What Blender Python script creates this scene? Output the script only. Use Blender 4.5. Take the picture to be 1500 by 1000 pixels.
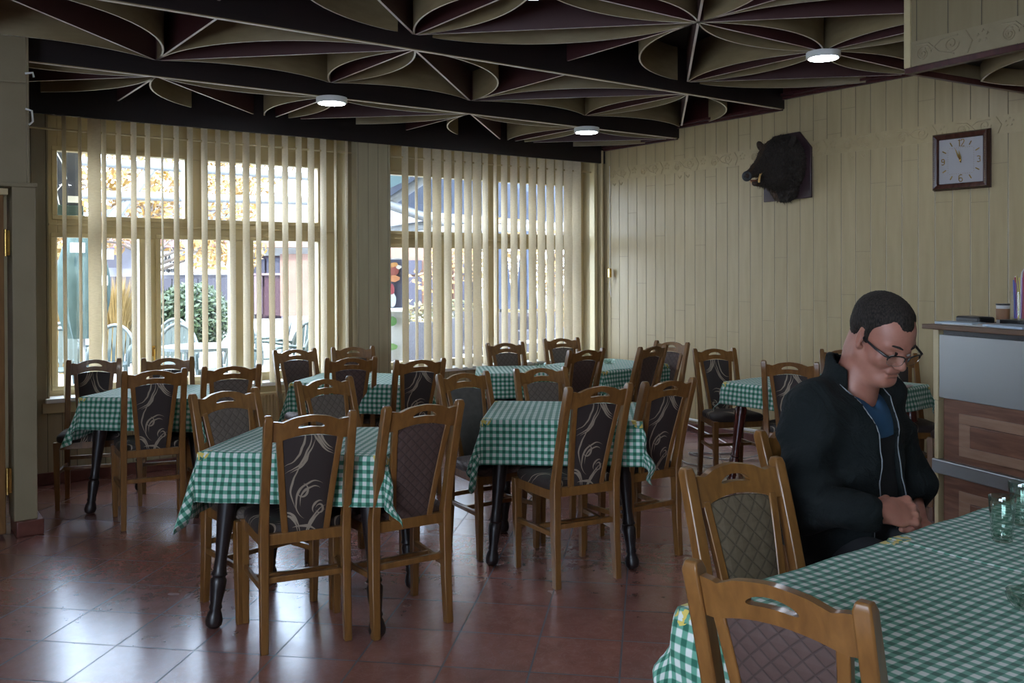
import bpy, bmesh, math, random
import numpy as np
from mathutils import Vector, Matrix
PI = math.pi
R = math.radians
scene = bpy.context.scene
for _o in list(bpy.data.objects): bpy.data.objects.remove(_o)
col = scene.collection
random.seed(7)

# ---------------------------------------------------------------- camera
FPX = 1328.0; CYP = 405.9; CAM_H = 1.495
yaw, pit, rol = R(53.867), R(-.43), R(-.196)
F3 = Vector((math.cos(yaw)*math.cos(pit), math.sin(yaw)*math.cos(pit), math.sin(pit)))
_rt = Vector((math.sin(yaw), -math.cos(yaw), 0)); _up = _rt.cross(F3)
R3 = math.cos(rol)*_rt + math.sin(rol)*_up
U3 = -math.sin(rol)*_rt + math.cos(rol)*_up
C3 = Vector((0, 0, CAM_H))
cd = bpy.data.cameras.new('camera'); cam = bpy.data.objects.new('camera', cd); col.objects.link(cam)
cam.matrix_world = Matrix(((R3.x, U3.x, -F3.x, 0), (R3.y, U3.y, -F3.y, 0), (R3.z, U3.z, -F3.z, CAM_H), (0, 0, 0, 1)))
cd.sensor_width = 36; cd.lens = FPX/1500*36; cd.shift_y = -(500-CYP)/1500; cd.clip_start = .05; cd.clip_end = 300
scene.camera = cam
def dray(px, py): return F3 + (px-750)/FPX*R3 - (py-CYP)/FPX*U3
def at(px, py, Z): return C3 + Z*dray(px, py)          # a point Z metres deep
def atY(px, py, Y):
    d = dray(px, py); return C3 + d*(Y/d.y)

# ---------------------------------------------------------------- light
w = bpy.data.worlds.new('sky'); scene.world = w; w.use_nodes = True
bg = w.node_tree.nodes['Background']; bg.inputs[0].default_value = (.66, .80, 1, 1); bg.inputs[1].default_value = 7.0
sd = bpy.data.lights.new('sun', 'SUN'); sd.energy = 4.0; sd.angle = R(.6); sd.color = (1, .93, .82)
so = bpy.data.objects.new('sun', sd); col.objects.link(so)
so.rotation_euler = Vector((.35, .75, -.85)).to_track_quat('-Z', 'Y').to_euler()
scene.view_settings.view_transform = 'Standard'; scene.view_settings.look = 'None'
scene.view_settings.gamma = 1; scene.view_settings.use_curve_mapping = False
scene.view_settings.exposure = 1.27
LAMP = 28.0

# ---------------------------------------------------------------- helpers
def tag(o, label=None, cat=None, group=None, kind=None):
    if label: o['label'] = label
    if cat: o['category'] = cat
    if group: o['group'] = group
    if kind: o['kind'] = kind
    return o
def empty(name, loc=(0, 0, 0), rz=0, label=None, cat=None, group=None, kind=None):
    o = bpy.data.objects.new(name, None); col.objects.link(o); o.location = loc; o.rotation_euler = (0, 0, rz)
    o.empty_display_size = .1
    return tag(o, label, cat, group, kind)
class MB:
    def __init__(s): s.v = []; s.f = []; s.uv = None
    def add(s, vs, fs):
        n = len(s.v); s.v += [tuple(v) for v in vs]; s.f += [tuple(i+n for i in f) for f in fs]; return s
    def box(s, c, d, rz=0, M=None):
        vs = []
        cz, sz = math.cos(rz), math.sin(rz)
        for z in (-1, 1):
            for x, y in ((-1, -1), (1, -1), (1, 1), (-1, 1)):
                X, Y, Z = x*d[0]/2, y*d[1]/2, z*d[2]/2
                p = Vector((c[0]+X*cz-Y*sz, c[1]+X*sz+Y*cz, c[2]+Z))
                vs.append(M @ p if M else p)
        return s.add(vs, [(0, 3, 2, 1), (4, 5, 6, 7), (0, 1, 5, 4), (1, 2, 6, 5), (2, 3, 7, 6), (3, 0, 4, 7)])
    def bb(s, x0, x1, y0, y1, z0, z1):
        return s.box(((x0+x1)/2, (y0+y1)/2, (z0+z1)/2), (abs(x1-x0), abs(y1-y0), abs(z1-z0)))
    def rings(s, rs, closed=True, cap=True):
        n = len(rs[0]); vs = [p for r in rs for p in r]; fs = []
        for i in range(len(rs)-1):
            for j in range(n if closed else n-1):
                k = (j+1) % n; fs.append((i*n+j, i*n+k, (i+1)*n+k, (i+1)*n+j))
        if cap: fs += [tuple(range(n))[::-1], tuple((len(rs)-1)*n+j for j in range(n))]
        return s.add(vs, fs)
    def loft(s, secs):           # (cx, cy, cz, hx, hy): rectangular sections stacked along z
        return s.rings([[(x-a, y-b, z), (x+a, y-b, z), (x+a, y+b, z), (x-a, y+b, z)] for x, y, z, a, b in secs])
    def tube(s, pts, r, n=8, cap=True):
        pts = [Vector(p) for p in pts]; rs = []
        ref = None
        for i, p in enumerate(pts):
            t = (pts[min(i+1, len(pts)-1)]-pts[max(i-1, 0)]).normalized()
            if ref is None: ref = Vector((0, 0, 1)) if abs(t.z) < .9 else Vector((1, 0, 0))
            a = (ref - t*ref.dot(t)).normalized(); b = t.cross(a); ref = a
            rr = r[i] if isinstance(r, (list, tuple)) else r
            rs.append([p+rr*(math.cos(2*PI*j/n)*a+math.sin(2*PI*j/n)*b) for j in range(n)])
        return s.rings(rs, True, cap)
    def lathe(s, prof, c=(0, 0, 0), axis=None, n=20, cap=True):   # prof: (r, z)
        ax = Vector(axis).normalized() if axis is not None else Vector((0, 0, 1))
        q = ax.to_track_quat('Z', 'Y').to_matrix(); c = Vector(c)
        return s.rings([[c+q @ Vector((r*math.cos(2*PI*j/n), r*math.sin(2*PI*j/n), z)) for j in range(n)] for r, z in prof], True, cap)
    def poly(s, pts, d):         # planar outline extruded by vector d
        pts = [Vector(p) for p in pts]; d = Vector(d); n = len(pts)
        return s.rings([pts, [p+d for p in pts]])
    def build(s, name, m, parent=None, bevel=0, smooth=False, seg=2, fix=True):
        me = bpy.data.meshes.new(name); me.from_pydata(s.v, [], s.f)
        if fix:
            b = bmesh.new(); b.from_mesh(me); bmesh.ops.recalc_face_normals(b, faces=b.faces); b.to_mesh(me); b.free()
        if s.uv is not None:
            uvl = me.uv_layers.new(name='UVMap')
            for l in me.loops: uvl.data[l.index].uv = s.uv[l.vertex_index]
        o = bpy.data.objects.new(name, me); col.objects.link(o)
        for mm in (m if isinstance(m, (list, tuple)) else [m]): me.materials.append(mm)
        if parent: o.parent = parent
        if smooth: me.polygons.foreach_set('use_smooth', [True]*len(me.polygons))
        if bevel:
            md = o.modifiers.new('bevel', 'BEVEL'); md.width = bevel; md.segments = seg; md.limit_method = 'ANGLE'; md.angle_limit = R(40)
            me.polygons.foreach_set('use_smooth', [True]*len(me.polygons))
            me.set_sharp_from_angle(angle=R(50))
        elif smooth: me.set_sharp_from_angle(angle=R(55))
        return o
def copy_tree(o, parent=None):
    c = o.copy(); col.objects.link(c)
    if parent: c.parent = parent
    for ch in list(o.children): copy_tree(ch, c)
    return c

# ---- node material helper
class NM:
    def __init__(s, name, base=(.5, .5, .5), rough=.5, metal=0, spec=.5, **kw):
        m = bpy.data.materials.new(name); m.use_nodes = True; s.m = m; s.t = m.node_tree
        s.b = s.t.nodes['Principled BSDF']
        s.b.inputs['Base Color'].default_value = (*base, 1); s.b.inputs['Roughness'].default_value = rough
        s.b.inputs['Metallic'].default_value = metal; s.b.inputs['Specular IOR Level'].default_value = spec
        for k, v in kw.items(): s.b.inputs[k.replace('_', ' ')].default_value = v
        s.co = None
    def n(s, ty, **kw):
        x = s.t.nodes.new(ty)
        for k, v in kw.items(): setattr(x, k, v)
        return x
    def l(s, a, b): s.t.links.new(a, b)
    def coord(s, kind='Object', scale=(1, 1, 1), rot=(0, 0, 0), loc=(0, 0, 0)):
        tc = s.n('ShaderNodeTexCoord'); mp = s.n('ShaderNodeMapping'); s.l(tc.outputs[kind], mp.inputs[0])
        mp.inputs['Scale'].default_value = scale; mp.inputs['Rotation'].default_value = rot; mp.inputs['Location'].default_value = loc
        return mp.outputs[0]
    def noise(s, co, scale, detail=3, dist=0, rough=.5):
        x = s.n('ShaderNodeTexNoise'); x.inputs['Scale'].default_value = scale; x.inputs['Detail'].default_value = detail
        x.inputs['Distortion'].default_value = dist; x.inputs['Roughness'].default_value = rough; s.l(co, x.inputs['Vector']); return x.outputs['Fac']
    def ramp(s, fac, stops):
        x = s.n('ShaderNodeValToRGB'); s.l(fac, x.inputs[0]); e = x.color_ramp.elements
        while len(e) < len(stops): e.new(.5)
        for k, (p, c) in enumerate(stops):
            e[k].position = p; e[k].color = (*c, 1) if len(c) == 3 else c
        return x.outputs[0]
    def math(s, op, a, b=None, c=None):
        x = s.n('ShaderNodeMath', operation=op)
        for i, v in enumerate((a, b, c)):
            if v is None: continue
            if isinstance(v, (int, float)): x.inputs[i].default_value = v
            else: s.l(v, x.inputs[i])
        return x.outputs[0]
    def mix(s, f, a, b, mode='MIX'):
        x = s.n('ShaderNodeMix', data_type='RGBA', blend_type=mode)
        for i, v in ((0, f), (6, a), (7, b)):
            if isinstance(v, (int, float)): x.inputs[i].default_value = v
            elif isinstance(v, tuple): x.inputs[i].default_value = (*v, 1)
            else: s.l(v, x.inputs[i])
        return x.outputs[2]
    def sep(s, co):
        x = s.n('ShaderNodeSeparateXYZ'); s.l(co, x.inputs[0]); return x.outputs
    def col(s, c): s.l(c, s.b.inputs['Base Color']); return s
    def rough(s, c): s.l(c, s.b.inputs['Roughness']); return s
    def bump(s, h, strength=.3, dist=.01):
        x = s.n('ShaderNodeBump'); x.inputs['Strength'].default_value = strength; x.inputs['Distance'].default_value = dist
        s.l(h, x.inputs['Height']); s.l(x.outputs[0], s.b.inputs['Normal']); return s

def mottled(name, c1, c2, scale=8, rough=.5, bump=.1, detail=4, **kw):
    k = NM(name, c1, rough, **kw); co = k.coord(); f = k.noise(co, scale, detail)
    k.col(k.ramp(f, [(.3, c1), (.7, c2)]))
    if bump: k.bump(f, bump, .004)
    return k.m
def wood(name, c1, c2, rough=.3, sc=(18, 18, 2.2), coat=.0):
    k = NM(name, c1, rough); co = k.coord(scale=sc); f = k.noise(co, 2.2, 5, .6)
    k.col(k.ramp(f, [(.3, c1), (.7, c2)])); k.bump(f, .06, .002)
    k.b.inputs['Coat Weight'].default_value = coat; k.b.inputs['Coat Roughness'].default_value = .15
    return k.m
M = {}
M['chair'] = wood('honey varnished beech', (.15, .062, .014), (.235, .105, .026), .33, coat=.35)
M['darkleg'] = wood('dark stained turned wood', (.008, .006, .007), (.02, .011, .010), .42, coat=.15)
M['redleg'] = wood('mahogany stained turned wood', (.06, .012, .010), (.11, .022, .014), .25, coat=.5)
M['cream'] = mottled('cream painted frame', (.52, .42, .235), (.58, .47, .27), 5, .45, .04)
M['casing'] = mottled('grey cream painted casing', (.25, .20, .12), (.29, .235, .145), 4, .45, .05)
M['dark'] = mottled('near black maroon ceiling board', (.008, .0045, .005), (.015, .007, .007), 5, .5, .04)
M['maroon'] = wood('maroon varnished moulding', (.045, .012, .012), (.075, .02, .018), .35)
M['steel'] = NM('brushed steel', (.29, .285, .28), .42, 1).m
M['zip'] = NM('grey metal zip', (.22, .24, .25), .5).m
M['chrome'] = NM('chrome', (.7, .7, .72), .12, 1).m
M['brass'] = NM('brass', (.65, .42, .12), .25, 1).m
M['gold'] = NM('gold numerals', (.85, .62, .22), .22, 1).m
M['black'] = NM('black plastic', (.012, .012, .013), .35).m
M['white'] = NM('white plastic', (.75, .75, .73), .4).m
M['paper'] = NM('paper', (.72, .72, .70), .7).m
def glass(name, tint=(1, 1, 1), gl=.06, pwr=5):
    m = bpy.data.materials.new(name); m.use_nodes = True; t = m.node_tree; t.nodes.clear()
    o = t.nodes.new('ShaderNodeOutputMaterial'); mx = t.nodes.new('ShaderNodeMixShader')
    a = t.nodes.new('ShaderNodeBsdfTransparent'); a.inputs[0].default_value = (*tint, 1)
    b = t.nodes.new('ShaderNodeBsdfGlossy'); b.inputs['Roughness'].default_value = .02
    lw = t.nodes.new('ShaderNodeLayerWeight'); pw = t.nodes.new('ShaderNodeMath'); pw.operation = 'POWER'; pw.inputs[1].default_value = pwr
    ma = t.nodes.new('ShaderNodeMath'); ma.operation = 'MULTIPLY_ADD'; ma.inputs[1].default_value = .7; ma.inputs[2].default_value = gl/2
    t.links.new(lw.outputs['Facing'], pw.inputs[0]); t.links.new(pw.outputs[0], ma.inputs[0]); t.links.new(ma.outputs[0], mx.inputs[0]); t.links.new(a.outputs[0], mx.inputs[1]); t.links.new(b.outputs[0], mx.inputs[2]); t.links.new(mx.outputs[0], o.inputs[0])
    return m
M['pane'] = glass('window glass', (.97, .98, .98))
M['glass'] = glass('drinking glass', (.84, .92, .88), .22, 2.2)

# floor tiles
TILE = .3333; TA = R(45.2)
def floor_mat():
    k = NM('glazed red floor tile', (.1, .04, .035), .2, IOR=2.1, Coat_Weight=.7, Coat_Roughness=.22, Coat_Tint=(.85, .9, 1, 1)); co = k.coord(rot=(0, 0, -TA))
    s = k.sep(co)
    u = k.math('DIVIDE', k.math('ADD', s[0], TOFFX), TILE); v = k.math('DIVIDE', k.math('ADD', s[1], TOFFY), TILE)
    def edge(x):
        f = k.math('FRACT', x); return k.math('MINIMUM', f, k.math('SUBTRACT', 1.0, f))
    e = k.math('MINIMUM', edge(u), edge(v))
    g = k.math('LESS_THAN', e, .011)
    cmb = k.n('ShaderNodeCombineXYZ'); k.l(k.math('FLOOR', u), cmb.inputs[0]); k.l(k.math('FLOOR', v), cmb.inputs[1])
    wn = k.n('ShaderNodeTexWhiteNoise'); wn.noise_dimensions = '3D'; k.l(cmb.outputs[0], wn.inputs[0])
    add = k.n('ShaderNodeVectorMath', operation='MULTIPLY_ADD'); k.l(wn.outputs[1], add.inputs[0]); add.inputs[1].default_value = (7, 7, 7); k.l(co, add.inputs[2])
    base = k.ramp(k.noise(add.outputs[0], 13, 5, .2, .55), [(.22, (.31, .112, .078)), (.5, (.39, .15, .105)), (.80, (.46, .20, .145))])
    vn = k.noise(add.outputs[0], 15, 4, 1.2, .65)
    vein = k.math('SUBTRACT', 1.0, k.math('MULTIPLY', k.math('ABSOLUTE', k.math('SUBTRACT', vn, .5)), 34.0))
    vein = k.math('MULTIPLY', k.math('MAXIMUM', vein, 0.0), .20)
    c = k.mix(vein, base, (.60, .40, .33))
    c = k.mix(k.math('MULTIPLY', wn.outputs[0], .35), c, (.17, .068, .055))
    c = k.mix(g, c, (.075, .05, .045)); k.col(c)
    n2 = k.noise(co, 3.0, 3)
    k.rough(k.math('ADD', k.math('MULTIPLY', n2, .10), k.math('ADD', .20, k.math('MULTIPLY', g, .4))))
    hh = k.math('ADD', k.math('MULTIPLY', k.math('MINIMUM', e, .02), 30.0), k.math('MULTIPLY', k.noise(co, 5, 1), .15))
    k.bump(hh, .22, .003)
    return k.m
# tile line offsets measured on the floor
TOFFX = 0.0; TOFFY = 0.0
def _setoff():
    global TOFFX, TOFFY
    def fl(px, py):
        d = dray(px, py); t = -CAM_H/d.z; return C3 + d*t
    n = Vector((-math.sin(TA), math.cos(TA), 0)); u = Vector((math.cos(TA), math.sin(TA), 0))
    aa = [fl(q[0], q[1]).dot(n) for q in ((772.4, 1000), (907.4, 1000), (633.5, 1000), (498.5, 1000), (363.5, 1000))]
    m = math.atan2(sum(math.sin(2*PI*a/TILE) for a in aa), sum(math.cos(2*PI*a/TILE) for a in aa))/(2*PI)*TILE
    bb = [fl(q[0], q[1]).dot(u) for q in ((700, 892), (725, 933), (450, 960), (140, 891), (200, 937))]
    m2 = math.atan2(sum(math.sin(2*PI*a/TILE) for a in bb), sum(math.cos(2*PI*a/TILE) for a in bb))/(2*PI)*TILE
    TOFFX = -m2; TOFFY = -m
_setoff()
M['floor'] = floor_mat()

def plank_mat(name, c1, c2, axis, pitch, off=0, length=1.45, rough=.42, joints=True, gw=.028):
    """vertical tongue and groove boards; axis = the horizontal coordinate across the boards"""
    k = NM(name, c1, rough); co = k.coord(); s = k.sep(co)
    u = k.math('DIVIDE', k.math('ADD', s[axis], off), pitch)
    f = k.math('FRACT', u); e = k.math('MINIMUM', f, k.math('SUBTRACT', 1.0, f)); g = k.math('LESS_THAN', e, gw)
    i = k.math('FLOOR', u); wn = k.n('ShaderNodeTexWhiteNoise'); wn.noise_dimensions = '1D'; k.l(i, wn.inputs['W'])
    h = k.math('MULTIPLY', k.math('MINIMUM', e, .05), 20.0)
    gg = g
    if joints:
        vz = k.math('FRACT', k.math('ADD', k.math('DIVIDE', s[2], length), k.math('MULTIPLY', wn.outputs[0], 1.0)))
        j = k.math('LESS_THAN', vz, .0022); gg = k.math('MAXIMUM', g, k.math('MULTIPLY', j, .6))
        h = k.math('SUBTRACT', h, k.math('MULTIPLY', j, .5))
    n = k.noise(k.coord(scale=(6, 6, .7)), 3, 4)
    c = k.ramp(n, [(.3, c1), (.7, c2)])
    c = k.mix(k.math('MULTIPLY', wn.outputs[0], .22), c, tuple(x*.8 for x in c1))
    c = k.mix(gg, c, tuple(x*.38 for x in c1)); k.col(c); k.bump(h, .7, .004)
    return k.m
M['plankB'] = plank_mat('cream painted wall boards', (.42, .325, .175), (.48, .375, .21), 1, .1269, -6.886+.1269*60, gw=.018)
M['plankW'] = plank_mat('cream painted window wall boards', (.36, .30, .185), (.42, .355, .225), 0, .095, 10, gw=.02, joints=False)
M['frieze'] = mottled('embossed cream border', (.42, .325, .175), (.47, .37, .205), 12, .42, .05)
M['basetile'] = mottled('red skirting tile', (.10, .03, .022), (.16, .055, .04), 14, .35, .08)

# cloth
def gingham():
    k = NM('green and white gingham cotton', (.5, .5, .5), .75); co = k.coord('UV'); s = k.sep(co)
    P = .0325
    def st(x):
        f = k.math('FRACT', k.math('DIVIDE', k.math('ADD', x, 40*P+.01), P))
        a = k.math('MULTIPLY', k.math('SUBTRACT', f, .215), 12.0); b = k.math('MULTIPLY', k.math('SUBTRACT', .785, f), 12.0)
        mm = k.math('MINIMUM', a, b); x = k.n('ShaderNodeClamp'); k.l(mm, x.inputs[0]); return x.outputs[0]
    a, b = st(s[0]), st(s[1]); t = k.math('MULTIPLY', k.math('ADD', a, b), .5)
    c = k.ramp(t, [(0, (.64, .67, .62)), (.5, (.11, .31, .215)), (1, (.007, .105, .062))])
    # small yellow flowers embroidered near each corner of the table top
    at_ = k.n('ShaderNodeAttribute'); at_.attribute_name = 'corner'
    nz = k.noise(co, 42, 2, .5)
    m1 = k.math('MULTIPLY', k.math('LESS_THAN', at_.outputs['Fac'], .042), k.math('GREATER_THAN', nz, .53))
    c = k.mix(m1, c, (.62, .47, .10)); k.col(c)
    wv = k.noise(k.coord('UV', scale=(900, 900, 1)), 1, 1)
    cr = k.noise(co, 9, 4, .3)
    k.bump(k.math('ADD', k.math('MULTIPLY', wv, .05), cr), .25, .012)
    k.b.inputs['Sheen Weight'].default_value = .2
    return k.m
M['cloth'] = gingham()

def fab_swirl():
    k = NM('black brown swirl jacquard', (.02, .015, .014), .65); co = k.coord()
    s = k.sep(co); vv = k.math('ADD', k.math('MULTIPLY', s[2], 1.0), k.math('MULTIPLY', s[1], .85))
    nz = k.math('MULTIPLY', k.math('SUBTRACT', k.noise(co, 16, 1), .5), .016)
    tot = None
    # arcs: centre u, centre v, radius, opening direction and half angle
    for cu, cv, r, a, hw in ((.02, .56, .065, 2.6, 1.7), (.02, .56, .048, 2.2, 1.3), (.035, .60, .10, 2.9, .9), (-.02, .60, .022, -.6, 2.2), (.05, .53, .014, 0, 3.0), (.05, .53, .026, 2.4, 1.3),
                             (-.12, .78, .10, -.5, .9), (-.12, .78, .125, -.6, .75), (-.13, .80, .155, -.7, .5), (.11, .80, .07, 3.6, .9), (.12, .82, .10, 3.7, .8), (.13, .84, .13, 3.9, .6),
                             (.10, .44, .09, 2.6, .8), (.12, .43, .12, 2.6, .7), (-.10, .45, .07, .9, .8), (-.12, .44, .10, .8, .7), (-.03, .36, .12, 1.3, .5), (.0, .33, .10, 1.7, .9), (-.05, .28, .07, .8, 1.2), (.06, .25, .05, 2.2, 1.6),
                             (-.12, .22, .09, .2, .9), (-.17, .60, .05, 1.5, 1.6), (-.165, .60, .032, 1.2, 1.6), (-.16, .74, .05, 2.8, 1.3), (-.17, .74, .075, 2.6, 1.0), (.17, .62, .05, 1.8, 1.5), (.165, .62, .03, 1.5, 1.5), (.16, .75, .06, .5, 1.2), (-.16, .50, .04, .4, 1.5), (.17, .50, .045, 2.6, 1.4), (.13, .30, .09, 3.0, .8), (.0, .18, .08, 1.4, 1.4)):
        du = k.math('SUBTRACT', s[0], cu); dv = k.math('SUBTRACT', vv, cv)
        d = k.math('ADD', k.math('SQRT', k.math('ADD', k.math('MULTIPLY', du, du), k.math('MULTIPLY', dv, dv))), nz)
        rel = k.math('ABSOLUTE', k.math('WRAP', k.math('SUBTRACT', k.math('ARCTAN2', dv, du), a), PI, -PI))
        wdt = k.math('MULTIPLY', k.math('SUBTRACT', 1.0, k.math('DIVIDE', rel, hw)), .0050)
        h = k.math('LESS_THAN', k.math('ABSOLUTE', k.math('SUBTRACT', d, r)), wdt)
        tot = h if tot is None else k.math('MAXIMUM', tot, h)
    c = k.mix(k.math('MULTIPLY', tot, .75), (.032, .022, .019), (.42, .34, .25)); k.col(c)
    k.bump(k.noise(k.coord(), 260, 1), .12, .001)
    return k.m
def fab_quilt(name, c1, c2, P=.034):
    k = NM(name, c1, .7); co = k.coord(); s = k.sep(co)
    h = k.math('ADD', s[2], k.math('MULTIPLY', s[1], .6))
    a = k.math('DIVIDE', k.math('ADD', k.math('MULTIPLY', s[0], .85), h), P); b = k.math('DIVIDE', k.math('SUBTRACT', k.math('MULTIPLY', s[0], .85), h), P)
    def e(x):
        f = k.math('FRACT', k.math('ADD', x, 50.0)); return k.math('MINIMUM', f, k.math('SUBTRACT', 1.0, f))
    m = k.math('MINIMUM', e(a), e(b)); l = k.math('LESS_THAN', m, .075)
    n = k.noise(co, 40, 3)
    c = k.mix(n, c1, c2); c = k.mix(k.math('MULTIPLY', l, .5), c, tuple(x*.35 for x in c1)); k.col(c)
    k.bump(k.math('SQRT', m), .55, .006); return k.m
M['swirl'] = fab_swirl()
M['quilt'] = fab_quilt('taupe quilted upholstery', (.095, .070, .054), (.145, .112, .088))
M['quiltbrown'] = fab_quilt('mauve brown quilted upholstery', (.065, .036, .029), (.095, .056, .046), .036)
M['quiltgold'] = fab_quilt('olive brown scale pattern upholstery', (.085, .062, .034), (.145, .108, .064), .042)
M['plain'] = mottled('worn grey upholstery', (.062, .056, .048), (.085, .077, .066), 30, .7, .1)

# blind fabric: lets daylight through
def blind_mat():
    m = bpy.data.materials.new('cream blind fabric'); m.use_nodes = True; t = m.node_tree; t.nodes.clear()
    o = t.nodes.new('ShaderNodeOutputMaterial'); mx = t.nodes.new('ShaderNodeMixShader'); mx.inputs[0].default_value = .5
    d = t.nodes.new('ShaderNodeBsdfDiffuse'); tr = t.nodes.new('ShaderNodeBsdfTranslucent')
    tc = t.nodes.new('ShaderNodeTexCoord'); mp = t.nodes.new('ShaderNodeMapping'); mp.inputs['Scale'].default_value = (40, 40, 260)
    nz = t.nodes.new('ShaderNodeTexNoise'); nz.inputs['Scale'].default_value = 1; nz.inputs['Detail'].default_value = 2
    rp = t.nodes.new('ShaderNodeValToRGB'); rp.color_ramp.elements[0].position = .3; rp.color_ramp.elements[1].position = .7
    rp.color_ramp.elements[0].color = (.70, .62, .48, 1); rp.color_ramp.elements[1].color = (.80, .72, .57, 1)
    t.links.new(tc.outputs['Object'], mp.inputs[0]); t.links.new(mp.outputs[0], nz.inputs[0]); t.links.new(nz.outputs[0], rp.inputs[0])
    t.links.new(rp.outputs[0], d.inputs[0]); t.links.new(rp.outputs[0], tr.inputs[0])
    t.links.new(d.outputs[0], mx.inputs[1]); t.links.new(tr.outputs[0], mx.inputs[2]); t.links.new(mx.outputs[0], o.inputs[0]); return m
M['blind'] = blind_mat()
def emis(name, c, s):
    m = bpy.data.materials.new(name); m.use_nodes = True; t = m.node_tree; t.nodes.clear()
    o = t.nodes.new('ShaderNodeOutputMaterial'); e = t.nodes.new('ShaderNodeEmission'); e.inputs[0].default_value = (*c, 1); e.inputs[1].default_value = s
    t.links.new(e.outputs[0], o.inputs[0]); return m
M['led'] = emis('lit opal diffuser', (.80, .88, 1), LAMP)

# ================================================================ ROOM
XB = 6.28; YW = 7.08; YF = 7.22; XL = -2.6; YB = -3.6; ZC = 3.16
def struct(name, mb, m, parent=None, bevel=0):
    o = mb.build(name, m, parent, bevel)
    if not parent: o['kind'] = 'structure'
    return o
struct('floor', MB().bb(XL-.2, XB+.2, YB-.2, 7.4, -.12, 0), M['floor'])

# windows: openings in the wall at y = 7.08 .. 7.40
W1 = (1.13, 3.41, .60, 2.62); W2 = (3.80, 6.20, .60, 2.62)
mb = MB()
mb.bb(XL-.2, W1[0], YW, 7.40, 0, 3.3); mb.bb(W1[1], W2[0], YW, 7.40, 0, 3.3); mb.bb(W2[1], XB+.2, YW, 7.40, 0, 3.3)
for w_ in (W1, W2):
    mb.bb(w_[0], w_[1], YW, 7.40, 0, w_[2]); mb.bb(w_[0], w_[1], YW, 7.40, w_[3], 3.3)
struct('wall_back', mb, M['plankW'])
struct('wall_right', MB().bb(XB, XB+.2, YB-.2, 7.4, 0, 3.3), M['plankB'])
mb = MB(); mb.bb(XL-.2, XB+.2, YB-.2, YB, 0, 3.3)
struct('wall_front', mb, M['casing'])
mb = MB(); mb.bb(XL-.2, XL, YB-.2, -1.7, 0, 3.3); mb.bb(XL-.2, XL, 1.4, 7.4, 0, 3.3); mb.bb(XL-.2, XL, -1.7, 1.4, 0, .9); mb.bb(XL-.2, XL, -1.7, 1.4, 2.4, 3.3)  # unseen opening behind the viewer, added and sized to let in fill light
struct('wall_left', mb, M['casing'])
# skirtings
struct('baseboard_back', MB().bb(.86, XB, 7.05, YW, 0, .085), M['basetile'], bevel=.006)
struct('baseboard_right', MB().bb(XB-.03, XB, 2.0, 7.05, 0, .085), M['basetile'], bevel=.006)

# ceiling steps up towards the room; steps run along X
YN = [6.98, 5.95, 4.765, 3.58]; PX = 1.187; X0N = 2.757
ZP = [2.726, 2.826, 2.914]       # underside of the lattice in bay 1, 2, 3
mb = MB()
mb.bb(XL-.2, XB+.2, YB-.2, 7.4, ZC+.08, ZC+.2)
mb.bb(XL-.2, XB+.2, 5.95, 7.4, 2.95, ZC+.1)
mb.bb(XL-.2, XB+.2, 4.765, 5.95, 3.05, ZC+.1)
mb.bb(XL-.2, XB+.2, YB-.2, 4.765, ZC, ZC+.1)
ceil = struct('ceiling', mb, M['dark'])
for i, (y, z0, z1) in enumerate(((6.98, 2.588, 2.98), (5.95, 2.726, 3.08), (4.765, 2.826, 3.2))):
    struct('trim_%d' % (i+1), MB().bb(XL, XB, y-.012, y+.012, z0, z1), M['dark'], bevel=.003)
struct('trim_4', MB().bb(XL, XB, 6.99, YW, 2.80, 2.95), M['dark'])
# moulding along the right wall under each bay
for i, (y0, y1, z) in enumerate(((5.95, 6.98, ZP[0]), (4.765, 5.95, ZP[1]), (2.0, 4.765, ZP[2]))):
    mb = MB(); mb.bb(XB-.03, XB, y0, y1, z-.012, z+.012); mb.bb(XB-.055, XB, y0, y1, z+.012, z+.035); mb.bb(XB-.02, XB, y0, y1, z+.035, z+.35)
    struct('trim_%d' % (i+5), mb, M['maroon'], bevel=.003)

# lattice bands
BT = .011
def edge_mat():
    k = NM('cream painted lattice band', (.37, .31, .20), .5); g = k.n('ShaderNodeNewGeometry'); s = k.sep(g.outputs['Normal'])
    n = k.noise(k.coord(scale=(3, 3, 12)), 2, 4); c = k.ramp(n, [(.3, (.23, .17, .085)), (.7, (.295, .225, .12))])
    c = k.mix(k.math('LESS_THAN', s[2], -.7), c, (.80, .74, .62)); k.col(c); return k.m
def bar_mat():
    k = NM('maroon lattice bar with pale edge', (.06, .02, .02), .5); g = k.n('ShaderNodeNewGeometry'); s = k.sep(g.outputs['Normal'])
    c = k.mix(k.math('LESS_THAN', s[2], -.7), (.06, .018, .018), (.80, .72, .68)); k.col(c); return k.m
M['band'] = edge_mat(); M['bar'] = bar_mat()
def band(pts, z, h, name, mat, th=BT):
    if name == 'lattice_bar': th = .015
    vs = []; n = len(pts); pts = [Vector((p[0], p[1], 0)) for p in pts]; L = []; Rr = []
    for i, p in enumerate(pts):
        t = (pts[min(i+1, n-1)]-pts[max(i-1, 0)]).normalized(); nn = Vector((-t.y, t.x, 0))*th/2
        L.append(p+nn); Rr.append(p-nn)
    rs = [[(L[i].x, L[i].y, z), (Rr[i].x, Rr[i].y, z), (Rr[i].x, Rr[i].y, z+h), (L[i].x, L[i].y, z+h)] for i in range(n)]
    o = MB().rings(rs).build(name, mat, ceil, smooth=(n > 2))
    return o
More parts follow.
